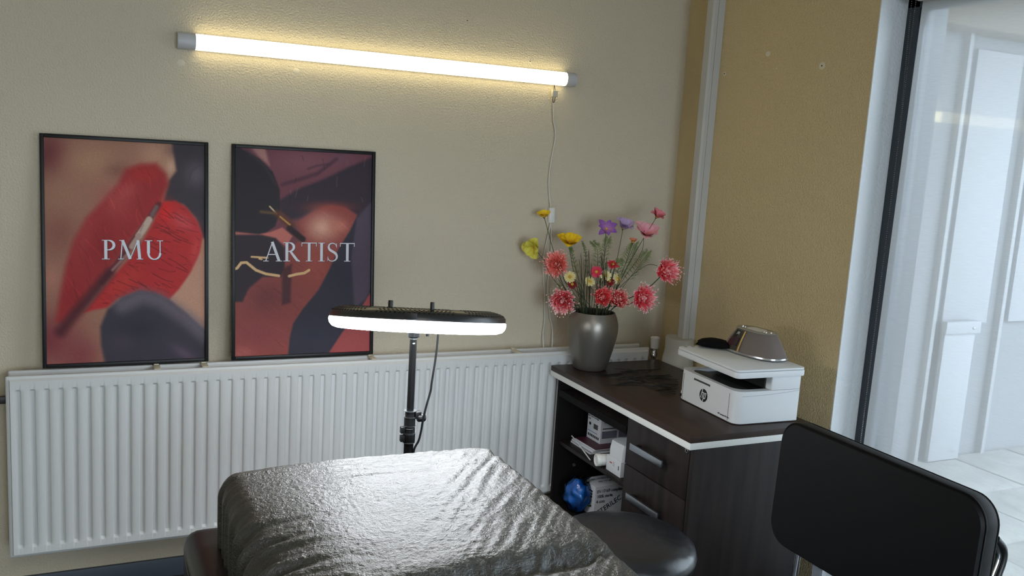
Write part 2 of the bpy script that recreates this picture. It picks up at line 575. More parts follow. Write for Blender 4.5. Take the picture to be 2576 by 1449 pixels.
# ---- glazing: full-height window in anthracite frames
FX0, FX1 = .117, .185
win = struct(MB().box(FX0, FX1, WY - .055, WY - .004, 0, 2.40).build('window_1', 'alu', bevel=.003))
for y in (-1.60 - .48, -3.10, -4.25, WY2 + .05):
    MB().box(FX0, FX1, y - .03, y + .03, 0, 2.40).build('mullion', 'alu', win, bevel=.003)
MB().box(FX0, FX1, WY2, WY - .004, 2.13, 2.40).build('head_frame', 'alu', win, bevel=.003)
MB().box(FX0, FX1, WY2, WY - .004, 0, .07).build('bottom_frame', 'alu', win, bevel=.003)
MB().box(FX0 + .012, FX0 + .03, WY - .068, WY - .055, .07, 2.08).build('gasket', 'alu2', win)
MB().box(FX0 + .005, FX0 + .03, WY - .075, WY - .03, 2.08, 2.13).build('sash_corner', 'alu', win, bevel=.002)
for ya, yb in ((WY - .055, -2.05), (-2.11, -3.07), (-3.13, -4.22), (-4.28, WY2 + .08)):
    MB().box(.150, .154, yb, ya, .07, 2.13).build('pane', 'glass', win)

# ---- outdoors
gr = struct(MB().box(.30, 5.2, -5.4, .27, -.12, -.066).build('terrace', 'paving'))
struct(MB().box(-9, 12, -14, 3.0, -.32, -.13).build('ground', 'paving'))
PAVE = MB().box(-.245, .245, -.245, .245, -.02, .012).mesh('paving_slab', True, .006)
for i in range(9):
    for j in range(11):
        x, y = .56 + i * .5, .0 - j * .5
        o = ob('paving_slab', PAVE, 'paving', gr)
        o.location = (x, y, -.056 + random.uniform(-.003, .003))
ow = struct(MB().box(.30, 6.5, .27, .50, -.06, 3.4).build('wall_outside', 'render_o'))
for k in range(6):
    x = 1.995 + .565 * k
    MB().box(x, x + .03, .225, .275, -.05, 2.9).build('post', 'board2', ow, bevel=.003)
    MB().box(x + .10, x + .475, .245, .275, .76, 2.29).build('white_panel', 'board', ow, bevel=.004)
MB().box(.30, 6.5, .08, .27, 2.36, 2.62).build('fascia_beam', 'soffit', ow, bevel=.004)
struct(MB().box(.30, 6.5, -.9, .27, 2.62, 2.78).build('canopy_soffit', 'soffit'))
fb = thing('leaning_board', 'narrow white board screwed upright to the outside wall beyond the blind', 'board', (2.19, .205, -.04))
MB().box(-.125, .125, -.015, .012, 0, .80).build('plank', 'board', fb, bevel=.003)
MB().box(-.135, .15, -.028, .012, .755, .825).build('top_batten', 'board', fb, bevel=.003)
for x, z in ((.09, .785), (.07, .05)):
    MB().lathe([(0, 0), (.009, 0), (.007, .004), (0, .006)], (x, -.028 if z > .5 else -.015, z), 12, 1, 1, Matrix(((1, 0, 0), (0, 0, -1), (0, 1, 0)))).build('screw', 'steel', fb, smooth=True)
wd = MB()
for k in range(420):
    x, y = random.uniform(.7, 2.6), random.uniform(-2.6, -.2)
    h = random.uniform(.02, .07)
    a = random.uniform(0, 6.28)
    wd.tube([(x, y, -.045), (x + .3 * h * math.cos(a), y + .3 * h * math.sin(a), -.045 + h)], [.0016, .0004], 3)
tag(wd.build('grass_tufts', 'weed'), 'sparse dry grass between the paving slabs outside', 'grass', kind='stuff')

# ---- roller blind
rb = thing('roller_blind', 'pale translucent roller blind drawn down over the glazed door', 'blind', (.075, WY - .075, 2.165))
MB().add([(0, -1.55, -2.12), (0, -.003, -2.12), (0, -.024, .0), (0, -1.55, .0)], [(0, 1, 2, 3)]).build('blind_fabric', 'blind', rb)
MB().cyl((-.003, -1.56, .012), (-.003, -.012, .012), .036, 28).build('roller_tube', 'roll', rb, smooth=True)
MB().box(-.006, .006, -1.55, -.010, -2.135, -2.11).build('bottom_bar', 'white_plastic', rb, bevel=.002)
br = MB().cyl((-.003, -.012, .012), (-.003, .022, .012), .026, 24).build('bracket', 'chrome', rb, smooth=True)
MB().lathe([(.016, 0), (.03, .003), (.03, .010), (.016, .013)], (-.003, .016, .012), 24, 1, 1, Matrix(((1, 0, 0), (0, 0, -1), (0, 1, 0)))).build('chain_wheel', 'chrome', br, smooth=True)
beads = MB()
for side in (0, 1):
    z = -.008
    while z > -2.0:
        k_ = max(0, 1 + z / .42)
        bx, by, r = -.025 + side * .004, -.019 + side * (.004 + .017 * k_), .0024
        beads.add([(bx + r, by, z), (bx - r, by, z), (bx, by + r, z), (bx, by - r, z), (bx, by, z + r), (bx, by, z - r)],
                  [(0, 2, 4), (2, 1, 4), (1, 3, 4), (3, 0, 4), (2, 0, 5), (1, 2, 5), (3, 1, 5), (0, 3, 5)])
        z -= .0062
o = beads.build('bead_chain', 'chrome', rb, smooth=True)
o['kind'] = 'stuff'

# ---- pipe casing in the corner
pc = thing('pipe_casing', 'grey vertical pipe casing with a seam beside the room corner', 'pipe', (0, -.211, .0))
MB().prism([(0, .025), (-.048, .025), (-.055, .018), (-.055, -.018), (-.048, -.025), (-.032, -.025), (-.032, .0), (0, 0)], (0, 0, .80), (1, 0, 0), (0, 1, 0), (0, 0, 1), 1.815).build('casing_cover', 'trunk', pc)
MB().box(-.0305, 0, -.025, .0, .80, 2.615).build('casing_back', 'trunk', pc)
MB().lathe([(.050, .855), (.056, .857), (.0575, .85), (.0575, .80), (.062, .775), (.066, .75), (.068, .70), (.066, .55), (.066, .0)], (-.060, -.004, 0), 36, .88, 1.22).build('pipe_boot', 'pvc', pc, smooth=True)

# ================================================================== RADIATOR
rad = thing('radiator', 'long white panel radiator with vertical grooves under the posters', 'radiator', (-1.355, -.148, .198))
RX0, RX1, RZ0, RZ1 = -2.5547, -.1548, .1984, .8008
off = lambda x, y, z: (x - rad.location.x, y - rad.location.y, z - rad.location.z)


def rbox(mb, x0, x1, y0, y1, z0, z1):
    a, b = off(x0, y0, z0), off(x1, y1, z1)
    return mb.box(a[0], b[0], a[1], b[1], a[2], b[2])


rbox(MB(), RX0, RX1, -.140, -.126, RZ0, RZ1).build('front_flange', 'rad', rad, bevel=.006, segs=3)
# pressed front sheet with grooves
PX0, PX1, PZ0, PZ1 = RX0 + .013, RX1 - .013, RZ0 + .013, RZ1 - .015
pitch_g = .04018
g0 = -2.5205
xs, dx = [PX0], [0.0]
prof = [(-.0100, 0), (-.0085, .10), (-.0055, .90), (-.0042, 1), (.0042, 1), (.0055, .90), (.0085, .10), (.0100, 0)]
for k in range(59):
    for u, d in prof:
        xs.append(g0 + k * pitch_g + u)
        dx.append(d)
xs.append(PX1)
dx.append(0)
zs = [PZ0, .232, .236, .241, .247, .30, .45, .6, .748, .752, .756, .760, PZ1]
dz = [0, 0, .35, .9, 1, 1, 1, 1, 1, .9, .35, 0, 0]
mb = MB()
nx = len(xs)
vs = [off(x, -.1495 + .0115 * a * b, z) for z, b in zip(zs, dz) for x, a in zip(xs, dx)]
mb.add(vs, [(j * nx + i, j * nx + i + 1, (j + 1) * nx + i + 1, (j + 1) * nx + i) for j in range(len(zs) - 1) for i in range(nx - 1)])
# step down from the sheet to the flange
ring = [(PX0, PZ0), (PX1, PZ0), (PX1, PZ1), (PX0, PZ1)]
ring2 = [(PX0 - .004, PZ0 - .002), (PX1 + .004, PZ0 - .002), (PX1 + .004, PZ1 + .008), (PX0 - .004, PZ1 + .008)]
mb.add([off(x, -.1495, z) for x, z in ring] + [off(x, -.138, z) for x, z in ring2], [(k, (k + 1) % 4, 4 + (k + 1) % 4, 4 + k) for k in range(4)])
mb.build('grooved_front', 'rad', rad, smooth=True)
rbox(MB(), RX0 + .003, RX1 - .002, -.070, -.054, RZ0, RZ1).build('back_panel', 'rad', rad, bevel=.006, segs=3)
rbox(MB(), RX0 + .02, RX1 - .03, -.086, -.070, RZ0 + .02, RZ1 - .018).build('back_sheet', 'rad', rad, bevel=.004)
fins = MB()
for k in range(72):
    x = RX0 + .04 + k * .0325
    rbox(fins, x, x + .012, -.125, -.087, RZ0 + .04, RZ1 - .04)
fins.build('convector_fins', 'rad_in', rad)
for x in (-2.109, -1.956, -1.36, -.764):
    m_ = MB()
    rbox(m_, x - .011, x + .011, -.128, -.062, RZ1 - .006, RZ1 + .001)
    rbox(m_, x - .008, x + .008, -.074, -.058, RZ1 + .0012, RZ1 + .005)
    m_.build('bracket_clip', 'clip', rad, bevel=.001)
vx, vy = -.105, -.104
vb = MB()
vb.lathe([(.009, .60), (.009, .70), (.014, .705), (.014, .725), (.010, .73), (.010, .745), (.015, .75), (.015, .765), (.012, .77), (.012, .786)], off(vx, vy, 0), 20)
vb.tube([off(vx, vy, .715), off(RX1 - .004, vy, .715)], .010, 14)
val = vb.build('valve', 'chrome', rad, smooth=True)
kb = MB()
n = 24
kp = [(.013, .786), (.0165, .788), (.0195, .822), (.0205, .834), (.016, .838), (.007, .838), (.006, .835), (0.0, .835)]
kb.lathe(kp, off(vx, vy, 0), n)
kb.build('valve_knob', 'white_plastic', val, smooth=True)
rbox(MB(), RX0 - .05, RX0 + .01, -.112, -.092, .705, .73).build('pipe_stub', 'copper', rad, bevel=.006)
rp = MB()
rp.tube([off(vx, vy, .60), off(vx, vy, .0)], .0075, 12)
rp.build('feed_pipe', 'chrome', rad, smooth=True)

# ================================================================== WALL TUBE LIGHT
tl = thing('tube_light', 'lit warm-white tube light mounted on the plaster wall', 'wall light', (-1.2914, 0, 1.886))
L = 1.502 / 2
tube_prof = [(-.0, -.0265), (-.012, -.0265), (-.024, -.025), (-.033, -.019), (-.0375, -.010), (-.039, 0), (-.0375, .010), (-.033, .019), (-.024, .025), (-.012, .0265), (0, .0265)]
MB().prism([(y, z) for y, z in tube_prof if y <= -.0119], (-L + .057, 0, 0), (0, 1, 0), (0, 0, 1), (1, 0, 0), 2 * L - .10).build('diffuser', 'tube', tl, smooth=True)
MB().box(-L + .03, L - .03, -.0119, 0, -.0255, .0255).build('back_plate', 'white_plastic', tl)
cap_prof = [(y * 1.03, z * 1.03) for y, z in tube_prof]
MB().prism(cap_prof, (-L, 0, 0), (0, 1, 0), (0, 0, 1), (1, 0, 0), .0575).build('end_cap', 'grey_plastic', tl, bevel=.002)
MB().prism(cap_prof, (L - .0435, 0, 0), (0, 1, 0), (0, 0, 1), (1, 0, 0), .0435).build('end_cap', 'grey_plastic', tl, bevel=.002)

pcd = thing('power_cord', 'thin white power cord with inline switch hanging below the tube light', 'cord', (-.61, 0, .81))
oc = lambda x, y, z: (x + .61, y, z - .81)
MB().tube(catmull([oc(-.632, -.022, 1.79), oc(-.622, -.014, 1.72), oc(-.607, -.010, 1.66), oc(-.618, -.008, 1.56), oc(-.622, -.008, 1.47), oc(-.608, -.010, 1.375)]), .0028, 8).build('cord', 'cord_w', pcd, smooth=True)
MB().tube(catmull([oc(-.600, -.010, 1.312), oc(-.592, -.010, 1.20), oc(-.596, -.012, 1.05), oc(-.578, -.010, .93), oc(-.562, -.012, .87), oc(-.566, -.03, .79), oc(-.566, -.035, .60)]), .0028, 8).build('cord', 'cord_w', pcd, smooth=True)
MB().tube(catmull([oc(-.602, -.010, 1.312), oc(-.622, -.008, 1.15), oc(-.606, -.010, 1.0), oc(-.60, -.010, .90), oc(-.604, -.012, .85), oc(-.604, -.03, .78)]), .0028, 8).build('cord', 'cord_w', pcd, smooth=True)
MB().obox(oc(-.602, -.011, 1.342), (1, 0, .04), (0, 1, 0), (-.04, 0, 1), .0125, .010, .031).build('switch_box', 'white_plastic', pcd, bevel=.004, segs=3)
MB().obox(oc(-.602, -.022, 1.342), (1, 0, 0), (0, 1, 0), (0, 0, 1), .005, .0025, .010).build('rocker', 'white_plastic', pcd.children[-1], bevel=.001)
pcd.children[-1]
MB().box(*[v for pr in zip(oc(-.643, -.032, 1.812), oc(-.620, -.014, 1.838)) for v in pr]).build('terminal_block', 'clip', pcd, bevel=.002)
for s in (-1, 1):
    MB().tube(catmull([oc(-.632 + s * .005, -.023, 1.817), oc(-.632 + s * .004, -.022, 1.80), oc(-.632, -.022, 1.785)]), .0016, 6).build('bare_wire', 'copper', pcd, smooth=True)
    MB().tube([oc(-.632 + s * .004, -.023, 1.834), oc(-.632, -.018, 1.862)], .0012, 6).build('bare_wire', 'copper', pcd, smooth=True)

# ================================================================== POSTERS


def poly_sd(px, py, poly):
    """signed distance (negative inside) on arrays"""
    d = np.full(px.shape, 1e18)
    ins = np.zeros(px.shape, bool)
    n = len(poly)
    for i in range(n):
        ax, ay = poly[i]
        bx, by = poly[(i + 1) % n]
        ex, ey = bx - ax, by - ay
        t = np.clip(((px - ax) * ex + (py - ay) * ey) / (ex * ex + ey * ey + 1e-9), 0, 1)
        d = np.minimum(d, (px - ax - t * ex) ** 2 + (py - ay - t * ey) ** 2)
        c = ((ay > py) != (by > py))
        xi = ax + (py - ay) * ex / (ey if abs(ey) > 1e-9 else 1e-9)
        ins ^= c & (px < xi)
    d = np.sqrt(d)
    return np.where(ins, -d, d)


def line_d(px, py, pts):
    d = np.full(px.shape, 1e18)
    for (ax, ay), (bx, by) in zip(pts[:-1], pts[1:]):
        ex, ey = bx - ax, by - ay
        t = np.clip(((px - ax) * ex + (py - ay) * ey) / (ex * ex + ey * ey + 1e-9), 0, 1)
        d = np.minimum(d, (px - ax - t * ex) ** 2 + (py - ay - t * ey) ** 2)
    return np.sqrt(d)


def smooth(e0, e1, x):
    t = np.clip((x - e0) / (e1 - e0), 0, 1)
    return t * t * (3 - 2 * t)


class Paint:
    def __init__(s, nu, nv, quad):
        u, v = np.meshgrid(np.linspace(0, 1, nu), np.linspace(0, 1, nv))
        tl_, tr_, br_, bl_ = (np.array(q, float) for q in quad)
        s.x = (1 - u) * (1 - v) * tl_[0] + u * (1 - v) * tr_[0] + u * v * br_[0] + (1 - u) * v * bl_[0]
        s.y = (1 - u) * (1 - v) * tl_[1] + u * (1 - v) * tr_[1] + u * v * br_[1] + (1 - u) * v * bl_[1]
        s.img = np.zeros((nv, nu, 3))
        s.rng = np.random.default_rng(3)

    def fill(s, c):
        s.img[:] = c

    def over(s, a, c):
        a = a[..., None]
        s.img = s.img * (1 - a) + np.array(c, float) * a

    def poly(s, p, c, soft=6, op=1.0):
        s.over(op * (1 - smooth(-soft, soft, poly_sd(s.x, s.y, p))), c)

    def blob(s, cx, cy, rx, ry, c, op=1.0, ang=0):
        ca, sa = math.cos(math.radians(ang)), math.sin(math.radians(ang))
        dx_, dy_ = s.x - cx, s.y - cy
        q = ((dx_ * ca + dy_ * sa) / rx) ** 2 + ((-dx_ * sa + dy_ * ca) / ry) ** 2
        s.over(op * np.exp(-q * 1.6), c)

    def line(s, pts, w, c, soft=3, op=1.0):
        s.over(op * (1 - smooth(w / 2 - soft, w / 2 + soft, line_d(s.x, s.y, pts))), c)

    def streaks(s, poly, ang, wl, amt, soft=25, seed=1, warp=18, fine=60):
        """fine skin lines inside a polygon"""
        ca, sa = math.cos(math.radians(ang)), math.sin(math.radians(ang))
        a = s.x * ca + s.y * sa
        b = -s.x * sa + s.y * ca
        r = np.random.default_rng(seed)
        f = np.zeros(s.x.shape)
        for k in range(5):
            p1, p2, q = r.uniform(0, 6.28), r.uniform(0, 6.28), r.uniform(.6, 1.7)
            f += np.sin(b * 2 * PI / (wl * q) + p1 + warp / 18 * np.sin(a * 2 * PI / (fine * 4 * q) + p2))
        m = 1 - smooth(-soft, 0, poly_sd(s.x, s.y, poly))
        s.img *= (1 + amt * m * np.sign(f) * np.abs(f / 3) ** 1.3)[..., None]

    def cols(s):
        g = s.img * (1 + .025 * s.rng.standard_normal(s.img.shape[:2]))[..., None]
        c = np.clip(g, 0, 255) / 255.0
        return np.where(c <= .04045, c / 12.92, ((c + .055) / 1.055) ** 2.4)


def strokes(p, poly, ang, n, rng, w, seed):
    """short soft creases inside a polygon"""
    r = random.Random(seed)
    xs_ = [q[0] for q in poly]
    ys_ = [q[1] for q in poly]
    sd = poly_sd(p.x, p.y, poly)
    msk = 1 - smooth(-22, -4, sd)
    f = np.ones(p.x.shape)
    for _ in range(n):
        cx, cy = r.uniform(min(xs_), max(xs_)), r.uniform(min(ys_), max(ys_))
        a = math.radians(ang + r.gauss(0, 9))
        l_ = r.uniform(18, 70)
        b_ = r.gauss(0, 6)
        pts = [(cx - l_ * math.cos(a), cy - l_ * math.sin(a)), (cx + b_, cy + b_), (cx + l_ * math.cos(a), cy + l_ * math.sin(a))]
        x0, x1, y0, y1 = cx - 90, cx + 90, cy - 90, cy + 90
        ii = np.where((p.x > x0) & (p.x < x1) & (p.y > y0) & (p.y < y1))
        if len(ii[0]) == 0:
            continue
        k = rng[0] + (rng[1] - rng[0]) * r.random() ** .8
        al = .7 * (1 - smooth(0, w, line_d(p.x[ii], p.y[ii], pts)))
        f[ii] *= 1 + (k - 1) * al
    p.img *= (1 + (f - 1) * msk)[..., None]


def paint_lips(nu, nv):
    p = Paint(nu, nv, ((58, 50), (1010, 92), (1028, 1355), (95, 1400)))
    p.fill((160, 112, 92))
    p.blob(90, 150, 130, 160, (112, 52, 54), 1)
    p.blob(330, 190, 200, 130, (178, 132, 104), .9)
    p.blob(700, 150, 130, 120, (190, 142, 116), .9)
    p.blob(800, 220, 50, 70, (214, 172, 142), .8)
    p.blob(480, 240, 90, 60, (128, 82, 70), .6)
    p.blob(180, 400, 160, 150, (164, 118, 94), .9)
    p.blob(160, 620, 120, 160, (142, 88, 76), .9)
    p.blob(110, 880, 60, 90, (186, 122, 104), .8)
    p.blob(120, 1250, 200, 200, (128, 56, 60), 1)
    p.blob(280, 1350, 150, 150, (132, 62, 64), .9)
    p.poly([(1000, 640), (1060, 600), (1060, 1240), (900, 1080), (790, 1000), (900, 880), (970, 760)], (196, 146, 122), 10)
    glove = [(800, 40), (1060, 40), (1060, 700), (1000, 620), (960, 520), (880, 440), (760, 420), (790, 300), (835, 240), (815, 130)]
    p.poly(glove, (64, 56, 62), 14)
    p.blob(960, 260, 90, 90, (108, 98, 106), .75)
    p.blob(880, 120, 100, 50, (58, 50, 56), .8)
    p.line([(900, 330), (930, 240), (1000, 190)], 16, (78, 68, 76), 8, .7)
    up_ = [(530, 235), (620, 205), (710, 200), (770, 260), (788, 320), (745, 420), (690, 500), (610, 590), (540, 690), (470, 790), (420, 880), (340, 970), (270, 1060), (185, 1150), (140, 1140), (170, 960), (195, 800), (235, 660), (310, 520), (400, 420), (480, 330)]
    p.poly(up_, (158, 44, 44), 26)
    p.blob(640, 260, 110, 60, (184, 46, 42), .7)
    p.blob(470, 430, 110, 130, (184, 78, 74), .6, -40)
    p.blob(300, 640, 60, 180, (176, 72, 68), .5, 20)
    p.blob(400, 700, 120, 150, (140, 34, 38), .6)
    p.blob(240, 1000, 80, 130, (146, 34, 36), .7)
    strokes(p, up_, 62, 150, (0.80, 1.22), 7, 3)
    p.blob(540, 360, 90, 70, (196, 92, 88), .45, -30)
    lo = [(755, 425), (830, 415), (900, 455), (970, 540), (1002, 620), (985, 720), (930, 840), (860, 940), (800, 1004), (700, 965), (600, 960), (500, 1000), (430, 1055), (350, 1070), (300, 1085), (400, 950), (480, 850), (560, 760), (640, 650), (700, 540)]
    p.poly(lo, (186, 44, 44), 12)
    p.blob(770, 480, 60, 80, (222, 34, 32), .9)
    p.blob(880, 540, 110, 60, (206, 76, 80), .85, 30)
    p.blob(960, 700, 40, 120, (214, 74, 72), .6, 12)
    p.blob(560, 880, 150, 60, (196, 62, 46), .6, -35)
    p.blob(700, 800, 160, 110, (172, 34, 38), .6, -30)
    strokes(p, lo, 24, 260, (0.45, 1.12), 5, 4)
    # mouth line, teeth
    p.line([(730, 440), (690, 500), (600, 630), (480, 800), (400, 900)], 34, (96, 34, 40), 14, .9)
    p.line([(440, 850), (340, 980), (250, 1090), (170, 1200)], 60, (74, 26, 34), 30, .85)
    p.line([(715, 455), (690, 500)], 26, (120, 92, 92), 8)
    p.line([(672, 530), (640, 585), (612, 625)], 40, (196, 170, 154), 7)
    p.line([(612, 625), (570, 690)], 32, (176, 146, 134), 7)
    p.line([(540, 740), (460, 830)], 16, (158, 120, 116), 6, .8)
    p.line([(640, 560), (620, 600)], 6, (150, 120, 108), 3, .7)
    gl = [(395, 1170), (435, 1065), (520, 992), (620, 952), (705, 960), (800, 1005), (900, 1080), (1060, 1215), (1060, 1420), (430, 1420), (400, 1280)]
    p.poly(gl, (60, 54, 64), 16)
    p.line([(520, 1040), (640, 985), (740, 1010), (900, 1110), (1040, 1220)], 90, (116, 104, 114), 45, .75)
    p.blob(620, 1180, 160, 80, (46, 42, 52), .8)
    p.blob(900, 1330, 110, 40, (96, 78, 94), .8, 30)
    p.blob(520, 1260, 80, 60, (74, 60, 72), .6)
    return p.cols()


def paint_artist(nu, nv):
    p = Paint(nu, nv, ((52, 68), (918, 112), (905, 1355), (55, 1392)))
    p.fill((112, 64, 74))
    p.blob(480, 150, 300, 120, (136, 84, 94), .9)
    p.poly([(140, 60), (230, 60), (260, 180), (200, 130)], (196, 146, 132), 14, .7)
    p.blob(720, 130, 120, 60, (120, 78, 90), .8)
    dark = [(320, 400), (430, 330), (600, 265), (760, 190), (940, 120), (940, 430), (870, 460), (820, 492), (740, 440), (640, 428), (540, 455), (460, 505), (390, 520), (330, 470)]
    p.poly(dark, (58, 46, 56), 16)
    p.line([(340, 300), (560, 230), (680, 140)], 22, (74, 48, 60), 12, .7)
    p.line([(500, 200), (560, 180), (640, 170)], 14, (86, 56, 68), 8, .7)
    skin = [(440, 530), (545, 462), (640, 430), (740, 442), (822, 492), (772, 590), (700, 700), (640, 830), (560, 970), (480, 1080), (420, 1170), (395, 1260), (380, 1420), (40, 1420), (40, 1040), (150, 950), (220, 880), (330, 880), (380, 700), (470, 640)]
    p.poly(skin, (146, 72, 66), 10)
    p.blob(640, 440, 180, 40, (150, 66, 58), .8)
    p.blob(590, 570, 120, 110, (222, 168, 146), .95)
    p.blob(700, 560, 80, 60, (206, 128, 108), .7)
    p.blob(560, 800, 120, 150, (168, 84, 74), .8)
    p.blob(250, 1010, 160, 130, (118, 58, 60), .9)
    p.blob(200, 1250, 200, 120, (138, 64, 66), .8)
    p.blob(460, 1000, 80, 110, (144, 72, 66), .7)
    p.blob(100, 1370, 80, 50, (182, 100, 92), .7)
    strokes(p, skin, 40, 120, (0.82, 1.12), 6, 8)
    band = [(940, 392), (900, 430), (820, 492), (772, 588), (700, 700), (640, 830), (570, 965), (470, 1085), (410, 1180), (388, 1280), (376, 1420), (620, 1420), (720, 1240), (820, 1120), (940, 990)]
    p.poly(band, (54, 50, 62), 8)
    p.poly([(815, 510), (900, 420), (940, 400), (940, 900), (880, 1020), (800, 1080), (790, 900), (780, 760)], (82, 70, 84), 12)
    p.blob(540, 1250, 130, 90, (48, 50, 64), .7)
    p.poly([(905, 985), (960, 980), (960, 1420), (600, 1420), (720, 1240), (820, 1120)], (164, 76, 76), 8)
    gl = [(30, 40), (90, 75), (200, 140), (280, 220), (322, 330), (328, 460), (296, 560), (240, 602), (180, 612), (30, 590)]
    p.poly(gl, (46, 40, 44), 8)
    p.line([(120, 90), (230, 180), (300, 300)], 20, (62, 52, 58), 10, .6)
    p.poly([(30, 596), (200, 612), (270, 596), (340, 568), (404, 622), (366, 690), (300, 640), (220, 618), (30, 622)], (192, 110, 100), 7)
    g2 = [(30, 615), (200, 614), (300, 636), (352, 700), (356, 820), (330, 880), (220, 880), (140, 950), (100, 1040), (30, 1040)]
    p.poly(g2, (54, 43, 50), 10)
    p.poly([(340, 830), (400, 800), (392, 1045), (340, 1060)], (72, 42, 48), 12, .85)
    gold = (226, 184, 134)
    p.line([(40, 836), (68, 826), (92, 792), (124, 790), (180, 838), (240, 862), (320, 874)], 17, gold, 2)
    p.line([(384, 876), (430, 864), (480, 856), (508, 838)], 17, gold, 2)
    p.line([(154, 754), (250, 760)], 12, gold, 2)
    p.line([(200, 766), (215, 770)], 10, gold, 2)
    p.line([(210, 470), (300, 480)], 18, (112, 84, 56), 8, .8)
    p.line([(262, 436), (306, 482)], 8, (226, 200, 150), 3)
    p.line([(310, 480), (400, 560)], 44, (96, 58, 40), 16, .85)
    p.line([(326, 500), (388, 552)], 9, (206, 152, 76), 4)
    p.line([(385, 575), (468, 642)], 36, (50, 34, 36), 9)
    p.line([(430, 540), (470, 600)], 20, (150, 74, 56), 10, .6)
    for k in range(14):
        x = random.uniform(360, 880)
        y = random.uniform(110, 420)
        p.line([(x, y), (x + random.uniform(-14, 14), y + random.uniform(20, 70))], 5, (140, 110, 126) if k % 2 else (44, 34, 42), 4, .35)
    return p.cols()


# --- roman capitals as thick-and-thin outlines: quads and curved strips in a unit-height box
def strip(pts, ws):
    pts = [Vector((x, y, 0)) for x, y in pts]
    out = []
    L_, R_ = [], []
    for i, p_ in enumerate(pts):
        d = (pts[min(i + 1, len(pts) - 1)] - pts[max(i - 1, 0)]).normalized()
        n_ = Vector((-d.y, d.x, 0))
        L_.append(p_ + n_ * ws[i] / 2)
        R_.append(p_ - n_ * ws[i] / 2)
    for i in range(len(pts) - 1):
        out.append([(q.x, q.y) for q in (R_[i], R_[i + 1], L_[i + 1], L_[i])])
    return out


def bar(x0, x1, y0, y1):
    return [[(x0, y0), (x1, y0), (x1, y1), (x0, y1)]]


def arc(cx, cy, rx, ry, a0, a1, w0, w1, n=14):
    pts, ws = [], []
    for k in range(n + 1):
        a = math.radians(a0 + (a1 - a0) * k / n)
        pts.append((cx + rx * math.cos(a), cy + ry * math.sin(a)))
        ws.append(w0 + (w1 - w0) * abs(math.cos(a)))
    return strip(pts, ws)


def glyph(ch):
    T, t, s = .135, .045, .035
    if ch == 'I':
        return .36, bar(.11, .11 + T, 0, 1) + bar(.02, .34, 0, s) + bar(.02, .34, 1 - s, 1)
    if ch == 'T':
        return .80, bar(.335, .335 + T, 0, 1) + bar(.24, .56, 0, s) + bar(.02, .78, 1 - t, 1) + bar(.02, .05, .80, 1) + bar(.75, .78, .80, 1)
    if ch == 'P':
        return .66, bar(.12, .12 + T, 0, 1) + bar(.02, .36, 0, s) + bar(.02, .30, 1 - s, 1) + arc(.30, .735, .25, .245, 90, -90, t, T * .95) + bar(.24, .31, .965, 1.0) + bar(.24, .31, .468, .512)
    if ch == 'R':
        return .84, bar(.12, .12 + T, 0, 1) + bar(.02, .36, 0, s) + bar(.02, .30, 1 - s, 1) + arc(.30, .755, .23, .225, 90, -90, t, T * .95) + bar(.24, .32, .965, 1.0) + bar(.24, .34, .508, .552) + strip([(.36, .53), (.55, .26), (.70, .06), (.84, 0)], [.10, .13, .12, .04])
    if ch == 'A':
        return .92, strip([(.13, .02), (.45, 1.0)], [t, t]) + strip([(.44, 1.02), (.78, .02)], [T, T]) + bar(.24, .66, .34, .385) + bar(.01, .27, 0, s) + bar(.62, .93, 0, s)
    if ch == 'M':
        return 1.16, strip([(.14, 0), (.22, 1.0)], [t, t]) + strip([(.22, 1.0), (.57, .02)], [T, T]) + strip([(.56, .02), (.92, 1.0)], [t, t]) + strip([(.92, 1.0), (1.0, 0)], [T, T]) + bar(.02, .28, 0, s) + bar(.86, 1.15, 0, s) + bar(.08, .28, 1 - s, 1)
    if ch == 'U':
        return .90, bar(.12, .12 + T, .32, 1) + bar(.70, .70 + t, .32, 1) + arc(.455, .33, .27, .32, 180, 360, t * 1.2, T * .75) + bar(.02, .36, 1 - s, 1) + bar(.58, .86, 1 - s, 1)
    if ch == 'S':
        pts = [(.53, .80), (.47, .93), (.33, .98), (.18, .92), (.13, .77), (.19, .63), (.34, .53), (.49, .42), (.55, .26), (.49, .10), (.33, .02), (.17, .06), (.09, .20)]
        ws = [.03, .045, .05, .075, .10, .12, .13, .125, .10, .07, .05, .045, .03]
        P3 = catmull([(x, y, 0) for x, y in pts], 4)
        W3 = [np.interp(i / (len(P3) - 1), np.linspace(0, 1, len(ws)), ws) for i in range(len(P3))]
        return .64, strip([(q.x, q.y) for q in P3], W3) + bar(.525, .55, .74, .97) + bar(.075, .10, .04, .27)


def word(s, x0, z0, h, wtot, y, parent):
    gs = [glyph(c) for c in s]
    tot = sum(g[0] for g in gs) + .05 * (len(gs) - 1)
    k = wtot / (tot * h)
    x = x0
    for (w, polys), c in zip(gs, s):
        for nm, dy, dxx, dzz, m_ in (('letter_shadow', .0004, .0016, -.0016, 'letter_dark'), ('letter', .0, 0, 0, 'letter')):
            mb = MB()
            for i, pl in enumerate(polys):
                e = .00001 * i
                vs = [(x + u * h * k + dxx, y + dy - e, z0 + v * h + dzz) for u, v in pl]
                mb.add(vs, [tuple(range(len(vs)))])
            mb.build(nm, m_, parent, fix=False)
        x += (w + .05) * h * k


